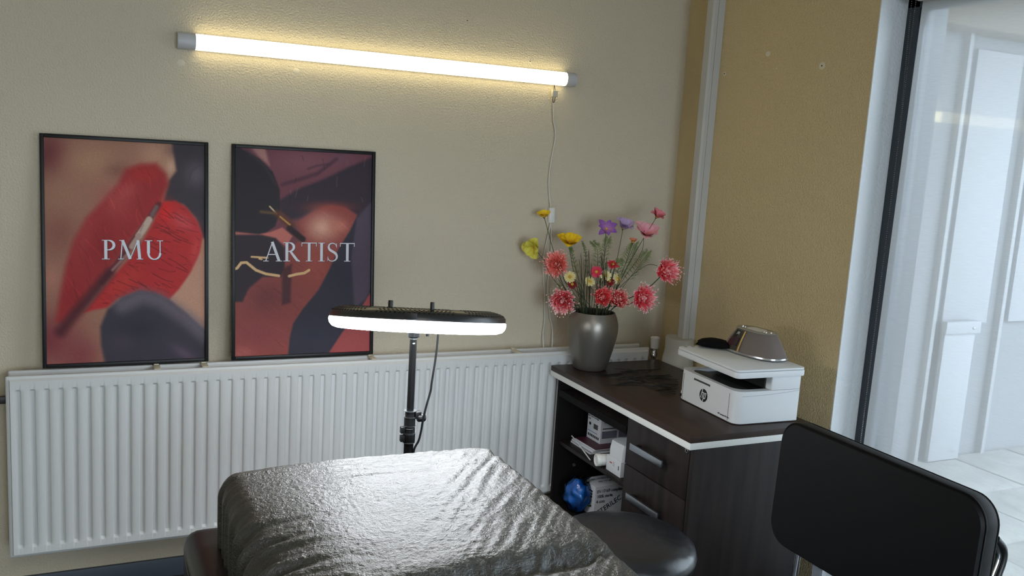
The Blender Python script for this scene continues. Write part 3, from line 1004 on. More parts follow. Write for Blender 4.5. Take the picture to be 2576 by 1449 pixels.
def poster(loc, label, painter, txt):
    W_, H_ = .5116, .7529
    lean = -math.atan2(.063, H_)
    t = thing('framed_poster', label, 'poster', loc, (lean, 0, 0), 'posters leaning on the radiator')
    fw = .012
    for a in ((0, fw, 0, H_), (W_ - fw, W_, 0, H_), (fw, W_ - fw, 0, fw), (fw, W_ - fw, H_ - fw, H_)):
        MB().box(a[0], a[1], -.018, .0, a[2], a[3]).build('frame_bar', 'frame', t, bevel=.0025)
    MB().box(.004, W_ - .004, -.006, -.001, .004, H_ - .004).build('backing_board', 'frame', t)
    nu, nv = 280, 412
    cols = painter(nu, nv)
    xs_ = np.linspace(fw - .001, W_ - fw + .001, nu)
    zs_ = np.linspace(H_ - fw + .001, fw - .001, nv)
    me = bpy.data.meshes.new('print')
    X, Z = np.meshgrid(xs_, zs_)
    co = np.stack([X, np.full_like(X, -.0085), Z], -1).reshape(-1, 3)
    idx = np.arange(nu * nv).reshape(nv, nu)
    q = np.stack([idx[1:, :-1], idx[1:, 1:], idx[:-1, 1:], idx[:-1, :-1]], -1).reshape(-1, 4)
    me.from_pydata(co.tolist(), [], q.tolist())
    at = me.color_attributes.new('Col', 'FLOAT_COLOR', 'POINT')
    at.data.foreach_set('color', np.concatenate([cols.reshape(-1, 3), np.ones((nu * nv, 1))], 1).astype(np.float32).ravel())
    pr = ob('print', me, 'print', t)
    word(*txt, -.0093, pr)
    return t


poster((-2.4519, -.0615, .8062), 'black-framed close-up poster of red lips lettered PMU', paint_lips, ('PMU', .1765, .3530, .0640, .192))
poster((-1.8632, -.0615, .8062), 'black-framed poster of a gloved hand and brow lettered ARTIST', paint_artist, ('ARTIST', .1075, .3475, .0680, .332))

# ================================================================== RING LAMP ON STAND
lp = thing('ring_lamp', 'black ring lamp lit cold white on a telescopic stand', 'lamp', (-1.525, -1.003, 0))
nrm = Vector((.066, .170, 1)).normalized()
view = Vector((.33, .94, 0))
ax_ = Vector((.90, -.43, 0.0))
ax_ = (ax_ - nrm * ax_.dot(nrm)).normalized()
ay_ = nrm.cross(ax_)
RH = Matrix((ax_, ay_, nrm)).transposed()
HC = Vector((.012, .002, 1.126))
Ro, Ri = .2385, .150
n = 72
housing = MB().lathe([(Ri, .004), (Ri, .019), (Ri + .012, .0285), (.5 * (Ri + Ro), .0325), (Ro - .030, .0300), (Ro - .010, .0235), (Ro - .002, .0150), (Ro - .001, .003), (Ro - .004, .001), (Ri + .004, .001)], HC, n, 1, 1, RH, closed=True).build('housing', 'black_satin', lp, smooth=True)
MB().lathe([(Ri + .003, .0008), (Ro, .0008), (Ro + .0005, -.006), (Ro - .002, -.015), (Ro - .009, -.023), (Ro - .022, -.0275), (.5 * (Ri + Ro), -.029), (Ri + .022, -.0275), (Ri + .009, -.023), (Ri + .003, -.015)], HC, n, 1, 1, RH, closed=True).build('diffuser', 'ring', lp, smooth=True)
vents = MB()
for row, (r, z) in enumerate(((Ro - .0075, .0210), (Ro - .015, .0252), (Ro - .024, .0282), (Ro - .034, .0308), (Ro - .044, .0325))):
    for k in range(120):
        if (k % 20) in (0, 1, 2):
            continue
        a = 2 * PI * (k + .5 * (row % 2)) / 120
        c = HC + RH @ Vector((r * math.cos(a), r * math.sin(a), z))
        er = RH @ Vector((math.cos(a), math.sin(a), 0))
        et = RH @ Vector((-math.sin(a), math.cos(a), 0))
        sl = (1.0, .55, .28, .18, .1)[row]
        en = (er * sl + nrm).normalized()
        er2 = en.cross(et).normalized()
        vents.obox(c, et, er2, en, .0025, .0025, .0004)
o = vents.build('vent_holes', 'black_hole', housing)
o['kind'] = 'stuff'
for u_, v_, r in ((-.055, -.17, .0065), (.052, -.19, .0055)):
    a = HC + RH @ Vector((u_, v_, .0295))
    MB().lathe([(r, 0), (r, .017), (r * .85, .0205), (0, .0205)], a, 18, 1, 1, RH).build('dimmer_knob', 'black_plastic', lp, smooth=True)
a = HC + RH @ Vector((0, 0, .015))
MB().obox(a, ax_, ay_, nrm, Ri + .01, .012, .006).build('cross_bar', 'black_plastic', lp, bevel=.003)
MB().obox(HC + RH @ Vector((.004, -.236, .012)), ax_, ay_, nrm, .016, .003, .008).build('maker_plate', 'black_plastic', housing, bevel=.001)
MB().cyl((0, 0, .62), (0, 0, 1.095), .0098, 20).build('upper_pole', 'pole', lp, smooth=True)
MB().lathe([(.012, 1.079), (.0165, 1.083), (.0165, 1.098), (.012, 1.102), (.010, 1.13)], (0, 0, 0), 20).build('socket', 'black_plastic', lp, smooth=True)
MB().cyl((0, 0, 1.0755), (0, 0, 1.079), .0105, 20).build('socket_ring', 'steel', lp, smooth=True)
MB().lathe([(0, 0), (.004, 0), (.003, .002), (0, .003)], (-.0015, -.0100, 1.064), 12, 1, 1, Matrix(((1, 0, 0), (0, 0, -1), (0, 1, 0)))).build('rivet', 'steel', lp, smooth=True)
MB().cyl((.04, 0, 1.082), (.04, 0, 1.095), .005, 12).build('lock_screw', 'black_plastic', lp, smooth=True)
MB().cyl((0, 0, .20), (0, 0, .80), .0135, 20).build('middle_pole', 'pole', lp, smooth=True)
clamp = MB().lathe([(.011, .873), (.0135, .872), (.0135, .857), (.0125, .8565), (.0155, .855), (.0155, .832), (.0145, .8315), (.0145, .826), (.0155, .825), (.0155, .812), (.0145, .811), (.017, .809), (.017, .787), (.015, .784), (.013, .784)], (0, 0, 0), 24).build('pole_clamp', 'black_plastic', lp, smooth=True)
for z in (.8735, .8562, .8312, .8105, .7835):
    MB().lathe([(.0137, z), (.0172, z), (.0172, z + .0013), (.0137, z + .0013)], (0, 0, 0), 24).build('clamp_ring', 'steel', clamp, smooth=True)
for z in (.822, .798):
    MB().obox((-.021, -.004, z), (1, 0, 0), (0, 1, 0), (0, 0, 1), .006, .007, .009).build('clamp_ear', 'black_plastic', clamp, bevel=.002)
MB().obox((.021, -.004, .862), (1, 0, 0), (0, 1, 0), (0, 0, 1), .009, .008, .010).build('clamp_ear', 'black_plastic', clamp, bevel=.003)
MB().lathe([(0, -.012), (.008, -.012), (.0115, -.008), (.0115, .008), (.008, .012), (0, .012)], (.031, -.006, .853), 8, 1, 1, Matrix(((0, 0, 1), (0, 1, 0), (-1, 0, 0)))).build('clamp_knob', 'black_plastic', clamp, smooth=True)
MB().tube(catmull([(.064, -.02, 1.10), (.060, -.02, 1.03), (.052, -.02, .96), (.050, -.018, .93), (.040, -.018, .89), (.033, -.016, .85), (.030, -.014, .82), (.024, -.013, .79), (.012, -.012, .762), (.010, -.012, .70)]), .0032, 8).build('lamp_cord', 'black_plastic', lp, smooth=True)
for k in range(3):
    a = math.radians(25 + 120 * k)
    c_, s_ = math.cos(a), math.sin(a)
    lg = MB().tube([(.012 * c_, .012 * s_, .46), (.30 * c_, .30 * s_, .01)], .0085, 12).build('tripod_leg', 'black_satin', lp, smooth=True)
    MB().tube([(.012 * c_, .012 * s_, .20), (.165 * c_, .165 * s_, .215)], .005, 8).build('brace', 'black_satin', lg, smooth=True)

# ================================================================== TREATMENT COUCH
bed = thing('treatment_couch', 'black padded treatment couch standing before the radiator', 'couch', (-1.74, -1.95, 0))
BO = Vector((-1.74, -1.95, 0))


def bbox(x0, x1, y0, y1, z0, z1):
    return MB().box(x0 - BO.x, x1 - BO.x, y0 - BO.y, y1 - BO.y, z0, z1)


bbox(-2.030, -1.450, -2.60, -1.315, .705, .815).build('back_cushion', 'leather', bed, bevel=.03, segs=4)
arm = bbox(-2.135, -1.93, -2.35, -1.205, .565, .702).build('arm_cushion', 'leather', bed, bevel=.045, segs=5)
pp = []
for (x, y) in ((-2.134, -2.30), (-2.1345, -1.8), (-2.134, -1.27), (-2.115, -1.215), (-2.07, -1.2045), (-1.95, -1.2045)):
    pp.append((x - BO.x, y - BO.y, .655))
MB().tube(catmull(pp, 6), .0022, 6).build('piping', 'black_satin', arm, smooth=True)
bbox(-1.98, -1.50, -2.7, -1.40, .53, .70).build('seat_frame', 'grey_metal', bed, bevel=.01)
bbox(-1.86, -1.62, -2.25, -1.75, .06, .53).build('pedestal', 'grey_metal', bed, bevel=.02)
bbox(-2.00, -1.48, -2.50, -1.50, .0, .06).build('base_plate', 'grey_metal', bed, bevel=.015)

# film cover over the couch's back cushion
NXc, NYc = 320, 360
CX0, CX1, CYF, CYN = -2.070, -1.418, -1.283, -2.42


def side_prof(s, w, r, drop):
    """s from -drop-.. : arc-length across; returns (offset from edge, drop)"""
    # s<0 : hanging part, 0..r*pi/2 : round, then top
    if s < 0:
        return 0.0, r - s
    q = r * PI / 2
    if s < q:
        a = s / r
        return r - r * math.cos(a), r - r * math.sin(a)
    return r + (s - q), 0.0


def cover():
    rl, rr, rf = .046, .022, .030
    dl, dr_, df = .12, .10, .10
    ql, qr, qf = rl * PI / 2, rr * PI / 2, rf * PI / 2
    top_w = (CX1 - CX0) - rl - rr
    tot = dl + ql + top_w + qr + dr_
    len_t = (CYF - CYN) - rf
    totl = df + qf + len_t
    vs = np.zeros((NYc, NXc, 3))
    nz_ = noise.noise
    for j in range(NYc):
        # more rows where it shows
        t = (j / (NYc - 1)) * totl - df
        oy, dy_ = side_prof(t, 0, rf, df)
        y = CYF - oy
        for i in range(NXc):
            s = (i / (NXc - 1)) * tot
            if s < dl + ql + top_w * .5:
                ox, dx_ = side_prof(s - dl, 0, rl, dl)
                x = CX0 + ox
                left = True
            else:
                ox, dx_ = side_prof(tot - s - dr_, 0, rr, dr_)
                x = CX1 - ox
                left = False
            drop = (dx_ ** 2.2 + dy_ ** 2.2) ** (1 / 2.2)
            u = (x - CX0) / (CX1 - CX0)
            v = (CYF - y)
            # rounded plan corner at the far left
            fl = max(0, 1 - (x - CX0) / .16) * max(0, 1 - v / .16)
            y2 = y - .030 * fl ** 1.3
            fr = max(0, 1 - (CX1 - x) / .05) * max(0, 1 - v / .05)
            y2 -= .012 * fr
            z = .870 - drop
            z += .010 * math.sin(PI * min(max(u, 0), 1)) * (1 - math.exp(-v / .12)) - .006
            # the left flank sags where the film hangs in loose folds
            lf = max(0, 1 - (x - CX0) / .17)
            z -= .030 * lf * lf * min(1, max(0, (v - .20) / .25))
            # tucked crease where the back cushion meets the seat
            c_ = v - .625 - .05 * (1 - u)
            z -= .010 / (1 + math.exp(-c_ / .018)) + .020 * math.exp(-(c_ / .03) ** 2) * min(1, max(0, (1 - u) * 8))
            # loose vertical folds on the left flank
            hang = min(1, dx_ / .05) if left else 0
            fold = math.sin(y * 95 + 2.2 * nz_((y * 9, 1.3, 0))) + .6 * math.sin(y * 171 + x * 30)
            foldamp = (.0035 * hang + .005 * lf * max(0, min(1, (v - .22) / .15)))
            x2 = x - fold * foldamp * (1 if left else 0)
            z2 = z + fold * foldamp * .8
            # tension wrinkles fanning from the far edge and corners
            top = 1.0 if drop < .02 else max(0.15, 1 - drop / .06)
            tens = nz_((x * 4, v * 60, 2.0)) * math.exp(-((v - .10) / .10) ** 2) * .0042
            tens2 = nz_(((x + .8 * v) * 45, (v - .6 * x) * 7, 5.0)) * min(1, max(0, u - .35) * 2.5) * .0034
            cr = abs(nz_((x * 26, y * 30, 7.0))) * .0016 + abs(nz_((x * 70 + 3, y * 90, 1.0))) * .0017 + nz_((x * 150, y * 190, 4.0)) * .0008
            big = nz_((x * 6, y * 6, 9.0)) * .004
            crease = abs(nz_((x * 40, y * 40, 3.0))) * .006 * math.exp(-(c_ / .035) ** 2)
            z2 += top * (tens + tens2 - cr * (.55 + .45 * min(1, max(0, (v - .03) / .2))) + big * min(1, v / .1) - crease)
            vs[j, i] = (x2, y2, z2)
    me = bpy.data.meshes.new('film_cover')
    idx = np.arange(NXc * NYc).reshape(NYc, NXc)
    q = np.stack([idx[1:, :-1], idx[1:, 1:], idx[:-1, 1:], idx[:-1, :-1]], -1).reshape(-1, 4)
    org = Vector((-1.74, -1.85, .72))
    me.from_pydata((vs.reshape(-1, 3) - np.array(org)).tolist(), [], q.tolist())
    for p in me.polygons:
        p.use_smooth = True
    o = ob('couch_cover', me, 'film')
    o.location = org
    return o


cv = tag(cover(), 'crinkled shiny black plastic film stretched over the couch cushion', 'cover')
hem = [(-2.052, -2.35, .722), (-2.054, -1.95, .724), (-2.055, -1.6, .726), (-2.054, -1.42, .73), (-2.045, -1.335, .74), (-2.02, -1.30, .742)]
MB().tube(catmull([(x + 1.74 - .004, y + 1.85, z - .72) for x, y, z in hem], 8), .0045, 8).build('elastic_hem', 'film', cv, smooth=True)

# ================================================================== STOOL
st = thing('stool', 'round black vinyl stool between the couch and the desk', 'stool', (-.93, -1.21, 0))
seat_p = [(.02, .43), (.16, .43), (.192, .44), (.207, .459), (.211, .48), (.205, .501), (.187, .517), (.152, .526), (.10, .530), (0.0, .532)]
MB().lathe(seat_p, (0, 0, 0), 56).build('seat', 'stool', st, smooth=True)
MB().lathe([(.05, .41), (.11, .41), (.13, .429), (.02, .429)], (0, 0, 0), 32).build('seat_plate', 'black_plastic', st, smooth=True)
MB().cyl((0, 0, .12), (0, 0, .40), .025, 20).build('gas_lift', 'chrome', st, smooth=True)
for k in range(5):
    a = 2 * PI * k / 5 + .3
    c_, s_ = math.cos(a), math.sin(a)
    l_ = MB().tube([(0, 0, .115), (.12 * c_, .12 * s_, .10), (.25 * c_, .25 * s_, .07)], [.022, .016, .011], 10).build('base_arm', 'chrome', st, smooth=True)
    MB().lathe([(0, -.011), (.027, -.011), (.03, -.006), (.03, .006), (.027, .011), (0, .011)], (.25 * c_, .25 * s_, .0305), 20, 1, 1, Matrix(((1, 0, 0), (0, 0, -1), (0, 1, 0)))).build('caster', 'black_plastic', l_, smooth=True)

# ================================================================== DESK
DX0, DX1, DY0, DY1, DZ = -.6367, -.1224, -.163, -1.0961, .7523
dk = thing('desk', 'dark wenge desk with white edge strip, open shelves and drawers', 'desk', (-.38, -.63, 0))


def dbox(x0, x1, y0, y1, z0, z1):
    return MB().box(x0 + .38, x1 + .38, y0 + .63, y1 + .63, z0, z1)


dbox(DX0, DX1, DY1, DY0, DZ - .020, DZ).build('desktop', 'wood', dk, bevel=.0015)
dbox(DX0, DX1, DY1, DY0, DZ - .042, DZ - .0205).build('edge_strip', 'edge_w', dk, bevel=.001)
ZT = DZ - .0425
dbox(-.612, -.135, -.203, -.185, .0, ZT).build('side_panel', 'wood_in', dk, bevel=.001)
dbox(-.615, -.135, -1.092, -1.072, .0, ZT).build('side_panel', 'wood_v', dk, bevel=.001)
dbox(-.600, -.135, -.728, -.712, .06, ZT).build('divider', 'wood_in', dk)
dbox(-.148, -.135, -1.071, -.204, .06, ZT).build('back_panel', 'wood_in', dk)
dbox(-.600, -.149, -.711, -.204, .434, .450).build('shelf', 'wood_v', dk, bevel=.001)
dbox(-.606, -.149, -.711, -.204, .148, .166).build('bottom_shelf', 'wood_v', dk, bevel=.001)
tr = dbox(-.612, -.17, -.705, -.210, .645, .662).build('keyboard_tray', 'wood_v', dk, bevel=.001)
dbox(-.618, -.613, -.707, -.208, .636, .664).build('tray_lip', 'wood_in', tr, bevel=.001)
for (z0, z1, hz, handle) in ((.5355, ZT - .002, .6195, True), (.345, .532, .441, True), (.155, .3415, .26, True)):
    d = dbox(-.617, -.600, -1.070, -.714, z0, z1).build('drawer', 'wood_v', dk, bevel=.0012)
    h = dbox(-.646, -.638, -.966, -.778, hz - .0115, hz + .0115).build('handle', 'steel', d, bevel=.001)
    for y in (-.80, -.944):
        dbox(-.638, -.617, y - .007, y + .007, hz - .008, hz + .008).build('handle_post', 'black_plastic', d)
for z in (.21,):
    dbox(-.60, -.15, -1.070, -.73, .06, .15).build('plinth', 'wood_in', dk)
lk = MB().lathe([(0, 0), (.0085, 0), (.0085, .003), (.006, .004), (.005, .003), (0, .003)], (-.617 + .38, -1.058 + .63, .695), 20, 1, 1, Matrix(((0, 0, -1), (0, 1, 0), (1, 0, 0)))).build('drawer_lock', 'chrome', dk, smooth=True)
MB().box(-.2425, -.2405, -1.059 + .63, -1.057 + .63, .691, .699).build('key_slot', 'black_hole', lk)
MB().lathe([(0, 0), (.004, 0), (.007, .004), (.007, .009), (0, .011)], (-.525 + .38, -.2035 + .63, .34), 14, 1, 1, Matrix(((1, 0, 0), (0, 0, -1), (0, 1, 0)))).build('shelf_peg', 'steel', dk, smooth=True)

# ---- things on the shelves
xm, ym = Vector((0, -1, 0)), Vector((0, 0, 1))      # text on faces looking toward -x reads along -y
tb = thing('toner_box', 'white toner cartridge box with red lettering on the upper shelf', 'box', (-.499, -.352, .4722), (0, 0, .02))
tb.scale = (.9, 1, .84)
MB().box(0, .20, 0, .10, 0, .128).build('carton', 'paper', tb, bevel=.001)
text('TONER', .022, (.012, -.0006, .098), (1, 0, 0), (0, 0, 1), 'ink_r', tb)
MB().box(.01, .17, -.0006, 0, .070, .074).build('printed_line', 'ink', tb)
MB().box(.008, .085, -.0006, 0, .025, .060).build('printed_panel', 'ink_gr', tb)
MB().box(.095, .17, -.0006, 0, .025, .060).build('printed_panel', 'ink_gr', tb)
text('laser Toner Cartridge', .0105, (-.0006, .097, .108), xm, ym, 'ink', tb, sx=.85)
text('42A', .0105, (-.0006, .094, .094), xm, ym, 'ink', tb)
MB().lathe([(0, 0), (.0075, 0), (.0075, .0006), (0, .0006)], (0, .080, .074), 20, 1, 1, Matrix(((0, 0, -1), (0, 1, 0), (1, 0, 0)))).build('printed_dot', 'ink', tb)
for k in range(4):
    MB().box(-.0006, 0, .022 + .008 * k, .028 + .008 * k, .058, .082).build('printed_bar', 'ink', tb)
MB().box(-.0006, 0, .022, .094, .038, .0405).build('printed_line', 'ink_b', tb)
for k in range(7):
    MB().box(-.0006, 0, .010 + .012 * k, .018 + .012 * k, .014, .026).build('printed_mark', 'ink', tb)

pos = [(-.566, -.395, .4505, 'paper', 'pale stapled booklet at the bottom of the shelf pile', .006, .0),
       (-.556, -.398, .4575, 'paper', 'white thick booklet in the middle of the shelf pile', .007, .05)]
for x, y, z, m_, lb, th, rz in pos:
    b_ = thing('booklet', lb, 'booklet', (x, y, z), (0, 0, rz), 'booklets on the upper shelf')
    MB().box(0, .21, 0, .155, 0, th).build('pages', m_, b_, bevel=.0008)
    MB().box(0, .21, 0, .155, th + .0001, th + .001).build('cover', 'paper_d' if rz == 0 else 'paper', b_)
b_ = thing('booklet', 'maroon-covered booklet on top of the shelf pile', 'booklet', (-.548, -.402, .4662), (0, 0, .03), 'booklets on the upper shelf')
MB().box(0, .21, 0, .15, 0, .004).build('pages', 'paper', b_)
MB().box(-.001, .211, -.001, .151, .0041, .0056).build('cover', 'maroon', b_)
fold = tag(MB().tube(catmull([(-.560, -.235, .474), (-.572, -.30, .472), (-.588, -.38, .464), (-.600, -.455, .4535)], 6), .0025, 6).build('paper_roll', 'paper', smooth=True), 'thin rolled white leaflet slipping off the booklets', 'paper')

jr = thing('jar', 'small white plastic jar lying on its side on the upper shelf', 'jar', (-.612, -.515, .4745), (0, PI / 2, -.16))
MB().lathe([(0, .012), (.019, .012), (.022, .016), (.022, .058), (.018, .064), (0, .064)], (0, 0, 0), 28).build('jar_body', 'jar', jr, smooth=True)
MB().lathe([(0, .0025), (.015, .0025), (.017, 0), (.022, 0), (.0235, .002), (.0235, .016), (.0205, .017)], (0, 0, 0), 28).build('lid', 'white_plastic', jr, smooth=True)

cb = thing('paper_carton', 'white carton with small red print beside the divider', 'box', (-.588, -.648, .4505), (0, 0, 0), 'white cartons beside the divider')
MB().box(0, .13, 0, .098, 0, .058).build('carton', 'paper', cb, bevel=.0015)
MB().box(-.0006, 0, .060, .075, .034, .038).build('printed_mark', 'ink_r', cb)
for k in range(3):
    MB().box(-.0006, 0, .042, .053, .030 + .006 * k, .0315 + .006 * k).build('printed_line', 'ink_gr', cb)
MB().box(-.0006, 0, .012, .016, .024, .040).build('printed_line', 'ink', cb)
cb2 = thing('paper_carton', 'plain crumpled white carton stacked on the printed one', 'box', (-.584, -.650, .5092), (0, 0, .03), 'white cartons beside the divider')


def crum(u, v):
    a = 2 * PI * u
    px_ = .065 + .062 * max(-1, min(1, 1.35 * math.cos(a)))
    py_ = .048 + .046 * max(-1, min(1, 1.35 * math.sin(a)))
    z_ = .058 * v
    k = 1 + .05 * noise.noise((px_ * 30, py_ * 30, z_ * 30)) * (v > 0)
    return (.065 + (px_ - .065) * k * (1 - .08 * v * v), .048 + (py_ - .048) * k, z_)


mb = MB().grid(crum, 29, 8)
mb.add([(.065 + (x - .065) * .999, y, .058 + .003 * noise.noise((x * 40, y * 40, 1))) for x, y, z in mb.v[-29:-1]], [tuple(range(28))])
mb.build('carton', 'paper', cb2, smooth=True)

gb = thing('sterile_box', 'grey-white carton printed 100% sterile on the bottom shelf', 'box', (-.497, -.345, .1665), (0, 0, .06))
MB().box(0, .20, 0, .105, 0, .125).build('carton', 'paper', gb, bevel=.001)
for k, s_ in enumerate(('EN 17169 compliant', '100% sterile', '4 sizes')):
    text(s_, .0185, (.008, -.0006, .098 - .021 * k), (1, 0, 0), (0, 0, 1), 'ink', gb, sx=.85)
text('STERILEC', .030, (.022, -.0006, .005), (1, 0, .50), (-.50, 0, 1), 'ink', gb)
text('100% STERILE', .016, (.02, .07, .1256), (1, 0, 0), (0, 1, 0), 'ink', gb)
text('EN 17169', .016, (.045, .04, .1256), (1, 0, 0), (0, 1, 0), 'ink', gb)
for k in range(3):
    MB().box(-.0006, 0, .018, .085 - .012 * k, .098 - .012 * k, .103 - .012 * k).build('printed_line', 'ink', gb)
MB().box(-.0006, 0, .030, .058, .030, .036).build('printed_mark', 'ink_g', gb)
MB().box(-.0006, 0, .020, .030, .034, .042).build('printed_mark', 'ink', gb)

bb = thing('blue_bag', 'clear bag of blue gloves on the bottom shelf', 'bag', (-.535, -.275, .167))


def lump(u, v):
    a, b_ = 2 * PI * u, PI * (v - .5)
    d = Vector((math.cos(b_) * math.cos(a), math.cos(b_) * math.sin(a), math.sin(b_)))
    k = 1 + .20 * noise.noise(d * 2.4) + .05 * noise.noise(d * 6.0)
    return (d.x * .052 * k, d.y * .052 * k, .068 + d.z * .066 * k)


def lump2(u, v):
    x, y, z = lump(u, v)
    return (x * 1.12, y * 1.12, .068 + (z - .068) * 1.10 + .006)


MB().grid(lump, 41, 25).build('gloves', 'blue', bb, smooth=True)
MB().grid(lump2, 41, 25).build('clear_film', 'clear', bb, smooth=True)
MB().lathe([(.010, .128), (.006, .140), (.016, .152), (.013, .1525), (.004, .140)], (.028, -.02, 0), 11, 1, .7).build('knot', 'clear', bb, smooth=True)

# ================================================================== ON THE DESK: straps
strap_segs = ((-0.577, -0.340, -0.429, -0.365), (-0.531, -0.368, -0.277, -0.345), (-0.409, -0.273, -0.322, -0.412), (-0.413, -0.324, -0.219, -0.317), (-0.504, -0.398, -0.404, -0.425), (-0.490, -0.419, -0.368, -0.427), (-0.433, -0.413, -0.236, -0.411), (-0.437, -0.448, -0.304, -0.440), (-0.441, -0.483, -0.243, -0.434), (-0.555, -0.482, -0.442, -0.512), (-0.546, -0.495, -0.400, -0.480), (-0.497, -0.459, -0.421, -0.493), (-0.446, -0.517, -0.397, -0.551), (-0.355, -0.448, -0.249, -0.482), (-0.349, -0.479, -0.270, -0.514), (-0.362, -0.512, -0.292, -0.545), (-0.391, -0.529, -0.319, -0.568), (-0.438, -0.559, -0.345, -0.579), (-0.430, -0.599, -0.348, -0.595), (-0.434, -0.631, -0.360, -0.626), (-0.443, -0.656, -0.381, -0.654), (-0.386, -0.547, -0.331, -0.599), (-0.410, -0.448, -0.379, -0.497))
STRAP_LABEL = {0: 'thin black strap reaching out towards the foot of the vase', 2: 'thin black strap at the back of the heap slanting towards the printer',
               3: 'thin black strap farthest back, pointing at the right wall', 9: 'thin black strap at the front left of the heap', 20: 'thin black strap lowest in the heap beside the printer tray',
               13: 'thin black strap running to the upper rear edge of the printer'}
for k, (xa, ya, xb, yb) in enumerate(strap_segs):
    rnd = random.Random(k)
    L_ = math.hypot(xb - xa, yb - ya)
    ang = math.atan2(yb - ya, xb - xa)
    s = MB()
    hgt = .003 + .003 * (k % 3)
    # a flat elastic strap folded double into a narrow loop
    for sgn, bow in ((-1, .002 + .005 * rnd.random()), (1, .001 + .006 * rnd.random())):
        pts = [Vector((-L_ / 2, 0, .003)), Vector((-L_ / 2 + L_ * .18, sgn * bow, hgt * .6)), Vector((0, sgn * bow * .9, hgt)), Vector((L_ * .3, sgn * bow * .6, hgt * .6)), Vector((L_ / 2, sgn * .002, .003))]
        pts = catmull(pts, 4)
        vs, fs = [], []
        for p_ in pts:
            vs += [p_ + Vector((0, -.0012, -.0009)), p_ + Vector((0, .0012, -.0009)), p_ + Vector((0, .0012, .0009)), p_ + Vector((0, -.0012, .0009))]
        for i in range(len(pts) - 1):
            for q in range(4):
                fs.append((i * 4 + q, i * 4 + (q + 1) % 4, (i + 1) * 4 + (q + 1) % 4, (i + 1) * 4 + q))
        s.add(vs, fs)
    o = s.build('elastic_strap', 'strap')
    o.location = ((xa + xb) / 2, (ya + yb) / 2, DZ + .0002)
    o.rotation_euler = (0, 0, ang)
    tag(o, STRAP_LABEL.get(k, 'thin black strap tangled within the heap between the vase and the printer'), 'strap', 'loose black straps on the desktop')

# ================================================================== PRINTER
pa = .0415
pr = thing('printer', 'white multifunction laser printer at the front of the desk', 'printer', (-.4169, -1.0321, DZ))
# local axes: X = away from the front (depth), Y = along the front towards the wall
pr.rotation_euler = (0, 0, -pa)
PW, PD = .335, .255


def rr_poly(x0, x1, y0, y1, r, corners=(1, 1, 1, 1), n=7):
    out = []
    for (cx, cy, a0, on) in ((x1, y1, 0, corners[0]), (x0, y1, 90, corners[1]), (x0, y0, 180, corners[2]), (x1, y0, 270, corners[3])):
        rr_ = r if on else .004
        sx_, sy_ = (-1 if cx == x1 else 1), (-1 if cy == y1 else 1)
        for k in range(n + 1):
            a = math.radians(a0 + 90 * k / n)
            out.append((cx + sx_ * rr_ + rr_ * math.cos(a), cy + sy_ * rr_ + rr_ * math.sin(a)))
    return out


def slab(poly, z0, z1):
    return MB().prism(poly, (0, 0, z0), (1, 0, 0), (0, 1, 0), (0, 0, 1), z1 - z0)


bpoly = rr_poly(0, PD, 0, PW, .030, (0, 1, 1, 0))
slab(bpoly, .004, .0995).build('lower_body', 'printer', pr, smooth=True)
slab(rr_poly(.004, PD - .004, .004, PW - .004, .028, (0, 1, 1, 0)), .0, .004).build('foot_plate', 'printer_d', pr)
# rim around the output tray, as a frame: front and side rails
rim = rr_poly(.0, PD, .0, PW, .032, (0, 1, 1, 0), 8)
rin = rr_poly(.018, .2, .028, PW - .028, .045, (0, 1, 1, 0), 8)
nrm_ = len(rim)
m_ = MB()
vs = [(x, y, .0995) for x, y in rim] + [(x, y, .112 if x < .17 else .112) for x, y in rim] + [(x, y, .112) for x, y in rin] + [(x, y, .0995) for x, y in rin]
fs = []
for lay in range(3):
    for k in range(nrm_):
        fs.append((lay * nrm_ + k, lay * nrm_ + (k + 1) % nrm_, (lay + 1) * nrm_ + (k + 1) % nrm_, (lay + 1) * nrm_ + k))
m_.add(vs, fs)
m_.build('tray_rim', 'printer', pr, smooth=True)
# charcoal output tray, sloping down towards the back
MB().grid(lambda u, v: (.017 + .183 * u, .027 + (PW - .054) * v, .1112 - .0105 * min(1, u * 2.2) ** 1.2), 12, 6).build('output_tray', 'printer_d', pr, smooth=True)
MB().box(.060, .16, .07, PW - .075, .1000, .1025).build('tray_ramp', 'printer_k', pr)
# rear block that carries the scanner
slab(rr_poly(.135, PD, .0005, PW - .0005, .004), .1125, .158).build('rear_block', 'printer', pr, bevel=.002)
MB().box(.128, .1345, .030, PW - .030, .1125, .158).build('paper_slot', 'printer_k', pr)
# scanner bed and lid overhang the front
spoly = rr_poly(-.012, PD + .014, -.006, PW + .018, .018, (1, 1, 1, 1))
sn = slab(spoly, .158, .1785)
sc_o = sn.build('scanner_bed', 'printer', pr, bevel=.004)
slab(rr_poly(-.010, PD + .012, -.004, PW + .016, .016), .1795, .1865).build('scanner_lid', 'printer', pr, bevel=.002)
slab(rr_poly(-.004, PD + .004, .002, PW + .01, .014), .1783, .1797).build('lid_gap', 'printer_k', pr)
slab(rr_poly(.012, .05, .315, PW + .012, .004), .1866, .1868).build('control_panel', 'printer', pr)
for k in range(4):
    slab(rr_poly(.010 + .030 * k, .022 + .030 * k, PW - .004, PW + .008, .004), .1866, .1872).build('button', 'paper_d', pr)
slab(rr_poly(.135, .165, PW - .008, PW + .008, .004), .1866, .1872).build('display_window', 'printer_d', pr)
